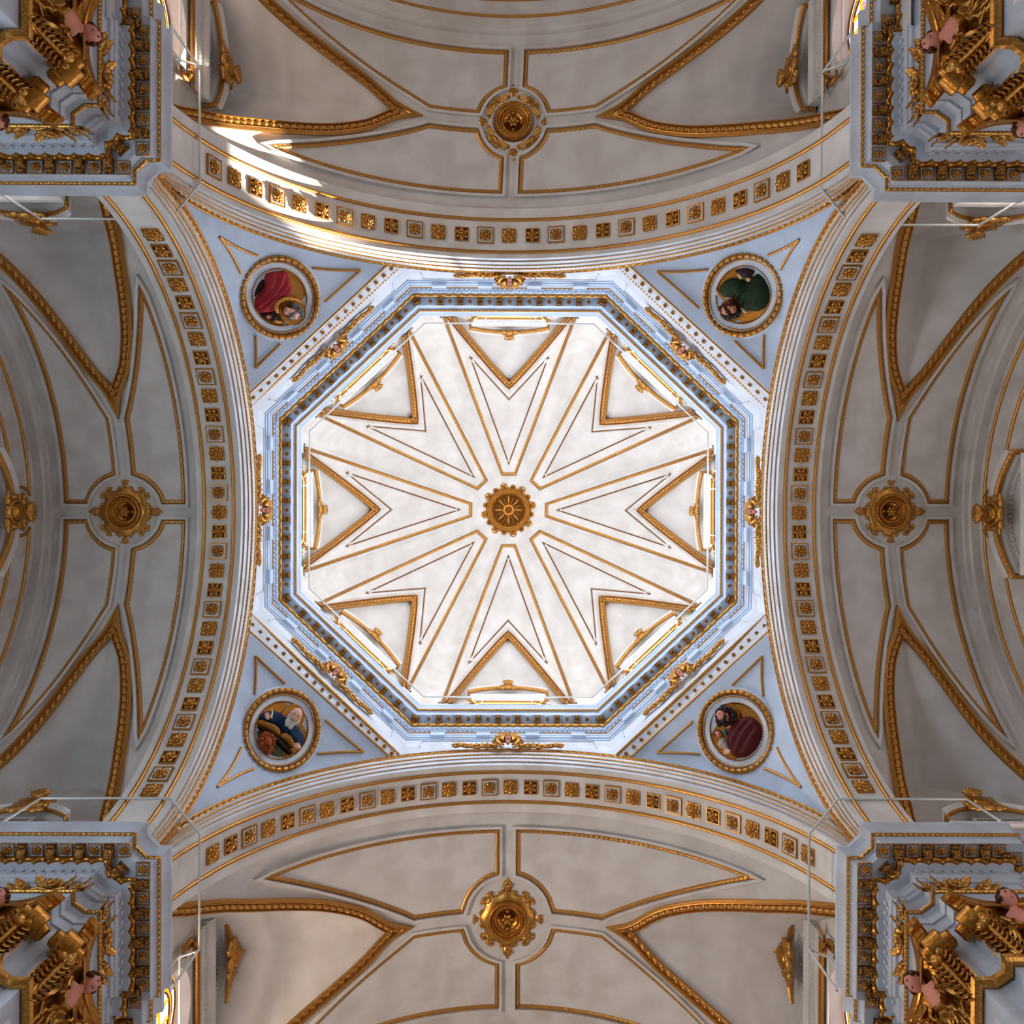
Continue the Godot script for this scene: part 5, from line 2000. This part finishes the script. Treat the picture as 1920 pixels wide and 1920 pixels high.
# ---------- railings ----------
func make_railings() -> void:
	var o := thing("dome_railing", "thin octagonal metal rail on top of the dome cornice", "railing", Transform3D())
	var r := ring3(0.505, 19.98)
	for i in 8:
		var m := Msh.new()
		m.tube(PackedVector3Array([r[i], r[(i + 1) % 8]]), 0.018, 6)
		put("rail_bar", m, M.rail, o)
		for t in [0.36, 0.65]:
			var p: Vector3 = r[i].lerp(r[(i + 1) % 8], t)
			m = Msh.new()
			m.tube(PackedVector3Array([p, p - Vector3(0, 0.74, 0)]), 0.014, 6)
			put("rail_post", m, M.rail, o)
	for i in 4:
		var p: Array = PIER[i]
		var g := thing("cornice_railing", "light grey metal safety rail on the cornice of the %s pier" % p[4], "railing", Transform3D())
		var pt := func(a: float, b: float, z: float) -> Vector3:
			return W(p[0] * (p[2] + a), p[1] * (p[3] + b), z)
		var P := [pt.call(0.03, 2.36, 12.75), pt.call(0.03, 0.60, 12.75), pt.call(0.47, 0.06, 12.75), pt.call(2.44, 0.06, 12.75)]
		for s in 3:
			var m := Msh.new()
			m.tube(PackedVector3Array([P[s], P[s + 1]]), 0.019, 6)
			m.blob(P[s + 1], Vector3(0.02, 0, 0), Vector3(0, 0.02, 0), Vector3(0, 0, 0.02), 6, 4)
			put("rail_bar", m, M.rail, g)
		for q in [[0.03, 2.36], [2.44, 0.06]]:
			var m := Msh.new()
			m.tube(PackedVector3Array([pt.call(q[0], q[1], 12.76), pt.call(q[0], q[1], 11.64)]), 0.019, 6)
			put("rail_post", m, M.rail, g)
		for q in [[0.03, 2.36, 0.33, 2.46]]:
			var m := Msh.new()
			m.tube(PackedVector3Array([pt.call(q[0], q[1], 12.70), pt.call(q[2], q[3], 12.70)]), 0.017, 6)
			put("rail_bracket", m, M.rail, g)
		for q in [[0.33, 2.46, 0.33, 5.5], [2.54, 0.36, 4.3, 0.36]]:
			var m := Msh.new()
			m.tube(PackedVector3Array([pt.call(q[0], q[1], 12.75), pt.call(q[2], q[3], 12.75)]), 0.018, 6)
			m.tube(PackedVector3Array([pt.call(q[0], q[1], 12.76), pt.call(q[0], q[1], 11.64)]), 0.018, 6)
			put("rail_bar", m, M.rail, g)
		# stay from the middle of the corner bar to the wall
		var m := Msh.new()
		m.tube(PackedVector3Array([pt.call(0.25, 0.33, 12.74), pt.call(0.62, 0.62, 12.60)]), 0.015, 6)
		put("rail_stay", m, M.rail, g)

# ---------- roundels with saints on the pendentives ----------
const MED := [Vector2(0.53, 0.76), Vector2(0.53, 0.73), Vector2(0.5, 0.75), Vector2(0.49, 0.75)]
const MED_R := 0.765
var med_cache := {}
func med(i: int) -> Dictionary:
	if not med_cache.has(i):
		var uv: Vector2 = MED[i]
		var c := pend(i, uv.x, uv.y)
		var n := pend_n(i, uv.x, uv.y)
		var t := pend(i, uv.x + 0.05, uv.y) - pend(i, uv.x - 0.05, uv.y)
		t = (t - n * t.dot(n)).normalized()
		var s := n.cross(t).normalized()
		if s.y > 0:
			s = -s
		var d := c.normalized()
		var k := 1.0 / (s - d * s.dot(d)).length()
		med_cache[i] = {"c": c, "n": n, "t": t, "s": s, "k": k, "er": Vector2(c.x, -c.z).normalized(), "et": Vector2(t.x, -t.z).normalized()}
	return med_cache[i]
func med_local(i: int, p: Vector3) -> Vector2:
	var f := med(i)
	var d: Vector3 = (p - f.c) / MED_R
	return Vector2(d.dot(f.t), d.dot(f.s) / f.k)
func MP(i: int, p: float, q: float, h: float) -> Vector3:     # units of the roundel's radius, h in metres
	var f := med(i)
	return f.n * h + (f.t * p + f.s * (q * f.k)) * MED_R
func med_ring(m: Msh, i: int, prof: Array, seg: int, waves := 0, amp := 0.0, hard := true) -> void:
	var R := []
	for q in prof:
		var row := PackedVector3Array()
		for j in seg:
			var a := TAU * j / seg
			var h: float = q[1] * (1.0 - (amp * pow(absf(cos(a * waves / 2.0)), 24.0) if waves and q[1] > 0.03 else 0.0))
			row.append(MP(i, cos(a) * q[0], sin(a) * q[0], h))
		R.append(row)
	if hard:
		m.strips(R, true)
	else:
		m.rows(R, true)

# crops of the photograph that the figures were measured in: centre of the picture field and its radius
const CROP := [[850.0, 890.0, 485.0], [910.0, 890.0, 485.0], [850.0, 930.0, 500.0], [545.0, 545.0, 280.0]]
func FX(i: int, x: float, y: float) -> Vector2:
	var c: Array = CROP[i]
	var f := med(i)
	var d := Vector2((x - c[0]) / c[2], (y - c[1]) / c[2]) * 0.655
	return Vector2(d.dot(f.et), d.dot(f.er))
func FP(i: int, x: float, y: float, h: float) -> Vector3:
	var p := FX(i, x, y)
	return MP(i, p.x, p.y, h)
func FD(i: int, x: float, y: float) -> Vector3:
	var f := med(i)
	var d := Vector2(x, y)
	return (f.t * d.dot(f.et) + f.s * d.dot(f.er)).normalized()
func puff(m: Msh, i: int, poly: Array, h0: float, hm: float, folds := 0.0, fn := 7.0) -> void:
	var pts := []
	for j in poly.size():
		var a := Vector2(poly[j][0], poly[j][1])
		var b := Vector2(poly[(j + 1) % poly.size()][0], poly[(j + 1) % poly.size()][1])
		for s in 4:
			pts.append(a.lerp(b, s / 4.0))
	for it in 2:
		var sm := []
		for j in pts.size():
			sm.append((pts[(j - 1 + pts.size()) % pts.size()] + pts[j] * 2.0 + pts[(j + 1) % pts.size()]) / 4.0)
		pts = sm
	var c := Vector2.ZERO
	for p in pts:
		c += p / pts.size()
	var R := []
	var base := PackedVector3Array()
	for p in pts:
		base.append(FP(i, p.x, p.y, 0.03))
	R.append(base)
	for r in 9:
		var k := 1.0 - r / 8.0
		var row := PackedVector3Array()
		for j in pts.size():
			var p: Vector2 = c + (pts[j] - c) * k
			var h := h0 + hm * sqrt(maxf(0.0, 1.0 - k * k))
			h += folds * sin((p.x * 0.8 + p.y * 0.55) * fn * 0.01 + 1.7 * sin(p.y * 0.011 + p.x * 0.004)) * (1.0 - pow(2.0 * k - 1.0, 4.0))
			row.append(FP(i, p.x, p.y, h))
		R.append(row)
	m.rows(R, true)
func disc(i: int, x: float, y: float, r: float, h: float, th: float) -> Msh:
	var m := Msh.new()
	var R := []
	for q in [[1.0, 0.0], [1.0, th], [0.93, th + 0.012], [0.86, th], [0.0, th]]:
		var row := PackedVector3Array()
		for j in 40:
			var a := TAU * j / 40.0
			row.append(FP(i, x + cos(a) * r * q[0], y + sin(a) * r * q[0], h + q[1]))
		R.append(row)
	m.strips(R, true)
	return m
func lumps(m: Msh, i: int, list: Array, h: float, r: float, th: float) -> void:
	var f := med(i)
	var j := 0
	for q in list:
		j += 1
		var s := r * (0.85 + 0.3 * fmod(j * 0.618, 1.0))
		m.blob(FP(i, q[0], q[1], h), f.t * s, f.n * th, f.s * (s * f.k), 8, 6, 0.12, j)
func hand(m: Msh, i: int, x: float, y: float, dx: float, dy: float, size: float, h: float) -> void:   # palm, four curled fingers, thumb
	var f := med(i)
	var d := FD(i, dx, dy)
	var s := FD(i, -dy, dx)
	var c := FP(i, x, y, h)
	m.blob(c, d * size * 0.5, f.n * size * 0.22, s * size * 0.42, 10, 6)
	for k in 4:
		var o := s * size * (0.33 - 0.22 * k)
		var l = size * [0.50, 0.58, 0.54, 0.42][k]
		m.tube(PackedVector3Array([c + o + d * size * 0.32, c + o + d * (size * 0.4 + l * 0.5) + f.n * size * 0.14, c + o * 0.95 + d * (size * 0.38 + l * 0.95) - f.n * size * 0.06]), size * 0.095, 7, 0.75)
	m.tube(PackedVector3Array([c + s * size * 0.35 - d * size * 0.1, c + s * size * 0.58 + d * size * 0.2 + f.n * size * 0.1, c + s * size * 0.5 + d * size * 0.5]), size * 0.10, 7, 0.75)

func saint(i: int, o: Node3D, x: float, y: float, upx: float, upy: float, fx: float, fy: float, r: float, h: float, skin: Material) -> Array:
	var f := med(i)
	var c := FP(i, x, y, h)
	var up := FD(i, upx, upy)
	var fc: Vector3 = (f.n + FD(i, fx, fy) * 0.7).normalized()
	up = (up - fc * up.dot(fc)).normalized()
	var m := Msh.new()
	head(m, c, up, fc, r)
	m.tube(PackedVector3Array([c - up * r * 0.6, c - up * r * 1.7 - f.n * r * 0.5]), r * 0.55, 10)
	var hd := put("head", m, skin, o)
	head_eyes(hd, c, up, fc, r)
	m = Msh.new()
	head_lips(m, c, up, fc, r)
	put("lips", m, M.lip, hd)
	return [hd, c, up, fc]

func beard(m: Msh, c: Vector3, up: Vector3, fc: Vector3, r: float, n := 14) -> void:
	var sd := up.cross(fc).normalized()
	for j in n:
		var t := lerpf(-1.0, 1.0, j / (n - 1.0))
		m.blob(c + sd * sin(t * 1.45) * r * 0.78 - up * r * (0.35 + 0.62 * cos(t * 1.45)) + fc * r * (0.25 + 0.45 * cos(t * 1.3)), sd * r * 0.18, up * r * 0.30, fc * r * 0.2, 7, 5, 0.15, j)
	for j in 5:
		m.blob(c - up * r * (1.05 + 0.1 * (j % 2)) + sd * r * 0.16 * (j - 2) + fc * r * 0.55, sd * r * 0.15, up * r * 0.3, fc * r * 0.16, 7, 5, 0.15, j)

func make_medallions() -> void:
	var words := ["gilt roundel with a grey-haired saint in a red cloak", "gilt roundel with a dark-haired saint in a green robe", "gilt roundel with a bald white-bearded saint in blue reading a book beside a lion", "gilt roundel with a long-haired saint in dark red beside a small winged child"]
	for i in 4:
		var f := med(i)
		var o := thing("saint_roundel", words[i], "roundel", Transform3D(Basis(), f.c))
		var m := Msh.new()
		med_ring(m, i, [[1.06, -0.06], [1.05, 0.05], [1.02, 0.07], [0.99, 0.07], [0.84, 0.06]], 72)
		med_ring(m, i, [[0.84, 0.05], [0.80, 0.075], [0.78, 0.06], [0.69, 0.05], [0.67, 0.03]], 72)
		put("white_ring", m, M.pale, o)
		m = Msh.new()
		med_ring(m, i, [[1.0, 0.05], [0.99, 0.11], [0.96, 0.15], [0.92, 0.16], [0.88, 0.13], [0.86, 0.08]], 36 * 12, 36, 0.38, false)
		put("gadroon_ring", m, M.gold, o)
		m = Msh.new()
		med_ring(m, i, [[0.845, 0.06], [0.835, 0.095], [0.815, 0.09], [0.805, 0.06]], 72)
		med_ring(m, i, [[1.105, -0.02], [1.095, 0.02], [1.08, 0.02], [1.07, -0.02]], 72)
		put("gold_line", m, M.gold_line, o)
		m = Msh.new()
		med_ring(m, i, [[0.695, 0.045], [0.685, 0.075], [0.665, 0.075], [0.655, 0.03]], 60 * 8, 60, 0.8, false)
		put("bead_ring", m, M.gold, o)
		m = Msh.new()
		med_ring(m, i, [[0.665, 0.03], [0.3, 0.03], [0.0, 0.03]], 48)
		put("gold_ground", m, M.ochre if i == 0 else M.gold_deep, o)
		match i:
			0:
				put("halo", disc(i, 1090, 1110, 245, 0.05, 0.03), M.gold_deep, o)
				m = Msh.new()
				puff(m, i, [[395, 950], [395, 840], [455, 680], [550, 560], [585, 715], [480, 850]], 0.035, 0.02)
				put("shadowed_cloth", m, M.brown, o)
				m = Msh.new()
				puff(m, i, [[560, 520], [660, 470], [760, 445], [860, 430], [955, 435], [1015, 560], [1055, 700], [1035, 800], [1000, 850], [880, 850], [760, 930], [720, 1020], [760, 1110], [690, 1155], [600, 1175], [470, 1180], [420, 1080], [400, 985], [475, 860], [580, 725]], 0.07, 0.14, 0.035, 6.0)
				put("red_cloak", m, M.red, o)
				m = Msh.new()
				for j in 12:
					var t := j / 11.0
					var p := Vector2(760, 1100).bezier_interpolate(Vector2(690, 980), Vector2(820, 850), Vector2(990, 865), t)
					m.blob(FP(i, p.x, p.y, 0.17), f.t * 0.05, f.n * 0.05, f.s * 0.05 * f.k, 8, 6)
				put("collar", m, M.gold, o)
				m = Msh.new()
				puff(m, i, [[480, 1190], [640, 1180], [760, 1120], [850, 1200], [900, 1320], [760, 1350], [600, 1300]], 0.04, 0.04, 0.01)
				put("under_robe", m, M.brown, o)
				m = Msh.new()
				puff(m, i, [[720, 1290], [860, 1275], [940, 1330], [820, 1355], [730, 1340]], 0.05, 0.03)
				put("gold_book", m, M.gold, o)
				m = Msh.new()
				hand(m, i, 620, 1235, 0.9, -0.2, 0.075, 0.1)
				put("hand", m, M.flesh_dark, o)
				var S := saint(i, o, 1035, 1110, 0.55, 0.35, 0.35, 0.9, 0.125, 0.23, M.flesh)
				m = Msh.new()
				hair(m, S[1], S[2], S[3], 0.135)
				lumps(m, i, [[1060, 950], [1110, 960], [1150, 1010], [1180, 1070], [1190, 1130], [1100, 1030], [1050, 1000], [1140, 1080]], 0.24, 0.05, 0.05)
				put("hair", m, M.hair_grey, o)
				m = Msh.new()
				beard(m, S[1], S[2], S[3], 0.12)
				put("beard", m, M.hair_grey, o)
			1:
				put("halo", disc(i, 705, 1120, 222, 0.05, 0.03), M.gold_deep, o)
				m = Msh.new()
				puff(m, i, [[500, 690], [600, 595], [700, 570], [800, 580], [900, 615], [1000, 690], [1090, 620], [1180, 530], [1290, 630], [1370, 800], [1385, 930], [1360, 1060], [1290, 1170], [1150, 1200], [1010, 1180], [900, 1090], [820, 1030], [800, 930], [730, 885], [600, 880], [560, 880], [490, 790]], 0.06, 0.14, 0.03, 6.0)
				put("green_robe", m, M.green, o)
				m = Msh.new()
				puff(m, i, [[770, 445], [900, 420], [1000, 425], [1150, 490], [1090, 560], [1010, 600], [930, 585], [860, 510]], 0.05, 0.09, 0.01)
				put("eagle", m, M.purple, o)
				m = Msh.new()
				for q in [[885, 520], [905, 560], [1035, 610], [1062, 640]]:
					m.blob(FP(i, q[0], q[1], 0.10), f.t * 0.035, f.n * 0.03, f.s * 0.035 * f.k, 7, 5)
				puff(m, i, [[600, 860], [740, 885], [725, 915], [600, 905]], 0.12, 0.03)
				puff(m, i, [[880, 1090], [960, 1110], [1015, 1190], [960, 1190], [900, 1140]], 0.13, 0.03)
				put("cuffs", m, M.cream, o)
				m = Msh.new()
				hand(m, i, 455, 800, -0.2, -0.9, 0.07, 0.1)
				put("hand", m, M.flesh, o)
				var S := saint(i, o, 690, 1075, -0.75, 0.2, -0.4, 0.3, 0.12, 0.22, M.flesh_dark)
				m = Msh.new()
				hair(m, S[1], S[2], S[3], 0.125)
				lumps(m, i, [[560, 1040], [590, 1080], [740, 960], [690, 970], [780, 1010], [640, 1000], [600, 1150]], 0.22, 0.05, 0.05)
				put("hair", m, M.hair_brown, o)
				m = Msh.new()
				lumps(m, i, [[700, 1190], [750, 1180], [800, 1170], [850, 1160], [660, 1200], [720, 1220], [780, 1210], [840, 1190], [880, 1150], [630, 1170], [800, 1120]], 0.19, 0.055, 0.06)
				beard(m, S[1], S[2], S[3], 0.12)
				put("beard", m, M.hair, o)
			2:
				put("halo", disc(i, 1075, 720, 225, 0.05, 0.03), M.gold_deep, o)
				m = Msh.new()
				puff(m, i, [[410, 690], [450, 620], [510, 575], [640, 560], [780, 590], [900, 680], [960, 790], [1100, 860], [1200, 950], [1280, 1120], [1245, 1230], [1170, 1310], [1060, 1230], [960, 1080], [840, 990], [700, 840], [560, 750]], 0.06, 0.13, 0.03, 7.0)
				put("blue_robe", m, M.navy, o)
				m = Msh.new()
				puff(m, i, [[365, 800], [460, 870], [560, 900], [700, 1020], [760, 1065], [880, 1140], [960, 1270], [1025, 1385], [970, 1395], [860, 1290], [760, 1200], [640, 1030], [450, 890]], 0.10, 0.05)
				var bk := put("book", m, M.brown, o)
				m = Msh.new()
				puff(m, i, [[375, 720], [420, 715], [560, 780], [690, 845], [770, 920], [785, 1000], [760, 1040], [700, 1000], [560, 880], [370, 770]], 0.15, 0.05, 0.008, 22.0)
				puff(m, i, [[785, 1010], [860, 1000], [940, 1050], [1010, 1150], [1045, 1255], [1015, 1300], [890, 1140], [770, 1060]], 0.15, 0.05, 0.008, 22.0)
				put("pages", m, M.ochre, bk)
				m = Msh.new()
				puff(m, i, [[365, 860], [470, 920], [640, 1060], [780, 1220], [970, 1400], [760, 1405], [560, 1320], [400, 1120]], 0.04, 0.03, 0.02, 14.0)
				put("lion_wing", m, M.moss, o)
				m = Msh.new()
				lumps(m, i, [[480, 980], [540, 990], [600, 1040], [640, 1100], [620, 1170], [560, 1230], [480, 1220], [420, 1150], [410, 1070], [440, 1010], [510, 1050], [570, 1110], [530, 1160], [470, 1110], [590, 1260], [540, 1280]], 0.12, 0.06, 0.07)
				m.blob(FP(i, 520, 1120, 0.17), f.t * 0.08, f.n * 0.06, f.s * 0.08 * f.k, 12, 8, 0.06)
				m.blob(FP(i, 535, 1175, 0.21), f.t * 0.045, f.n * 0.04, f.s * 0.04 * f.k, 10, 6)
				put("lion_head", m, M.ginger, o)
				m = Msh.new()
				hand(m, i, 520, 700, -0.1, -0.9, 0.10, 0.21)
				hand(m, i, 1085, 1300, -0.7, -0.4, 0.11, 0.20)
				put("hands", m, M.flesh, o)
				m = Msh.new()
				m.tube(PackedVector3Array([FP(i, 570, 730, 0.25), FP(i, 600, 640, 0.25), FP(i, 605, 550, 0.22)]), 0.022, 6, 0.4)
				put("quill", m, M.cream, o)
				var S := saint(i, o, 1050, 735, 0.62, -0.75, -0.5, 0.4, 0.14, 0.23, M.flesh)
				m = Msh.new()
				beard(m, S[1], S[2], S[3], 0.145, 16)
				lumps(m, i, [[930, 860], [970, 890], [900, 820], [890, 870], [1010, 880], [950, 920]], 0.21, 0.05, 0.05)
				put("beard", m, M.hair_white, o)
			3:
				put("halo", disc(i, 455, 405, 125, 0.05, 0.03), M.gold_deep, o)
				m = Msh.new()
				puff(m, i, [[470, 565], [500, 500], [570, 415], [660, 378], [740, 390], [820, 450], [832, 560], [790, 680], [700, 770], [600, 803], [530, 790], [500, 735], [452, 640]], 0.06, 0.16, 0.03, 9.0)
				put("red_robe", m, M.maroon, o)
				m = Msh.new()
				puff(m, i, [[385, 640], [430, 620], [470, 680], [490, 740], [420, 745], [355, 720], [370, 680]], 0.06, 0.09, 0.02, 16.0)
				var ch := put("child", m, M.linen, o)
				m = Msh.new()
				puff(m, i, [[395, 560], [415, 540], [450, 565], [455, 610], [430, 600]], 0.05, 0.04)
				puff(m, i, [[298, 605], [330, 605], [345, 630], [320, 630]], 0.05, 0.04)
				put("wing", m, M.teal, ch)
				m = Msh.new()
				var cc := FP(i, 375, 605, 0.16)
				head(m, cc, FD(i, -0.5, -0.85), (f.n + FD(i, 0.6, -0.2) * 0.6).normalized(), 0.07)
				put("child_head", m, M.flesh_dark, ch)
				m = Msh.new()
				hair(m, cc, FD(i, -0.5, -0.85), (f.n + FD(i, 0.6, -0.2) * 0.6).normalized(), 0.072)
				put("child_hair", m, M.hair_brown, ch)
				m = Msh.new()
				hand(m, i, 513, 768, -0.8, 0.25, 0.11, 0.21)
				put("hand", m, M.flesh, o)
				var S := saint(i, o, 437, 415, -0.35, -0.85, -0.3, 0.35, 0.135, 0.23, M.flesh_dark)
				m = Msh.new()
				hair(m, S[1], S[2], S[3], 0.14)
				lumps(m, i, [[385, 400], [375, 440], [385, 485], [400, 515], [530, 370], [550, 410], [545, 450], [430, 345], [480, 350], [510, 350]], 0.22, 0.055, 0.05)
				put("hair", m, M.hair, o)
				m = Msh.new()
				beard(m, S[1], S[2], S[3], 0.13, 16)
				lumps(m, i, [[490, 490], [515, 490], [470, 505]], 0.21, 0.045, 0.05)
				put("beard", m, M.hair, o)
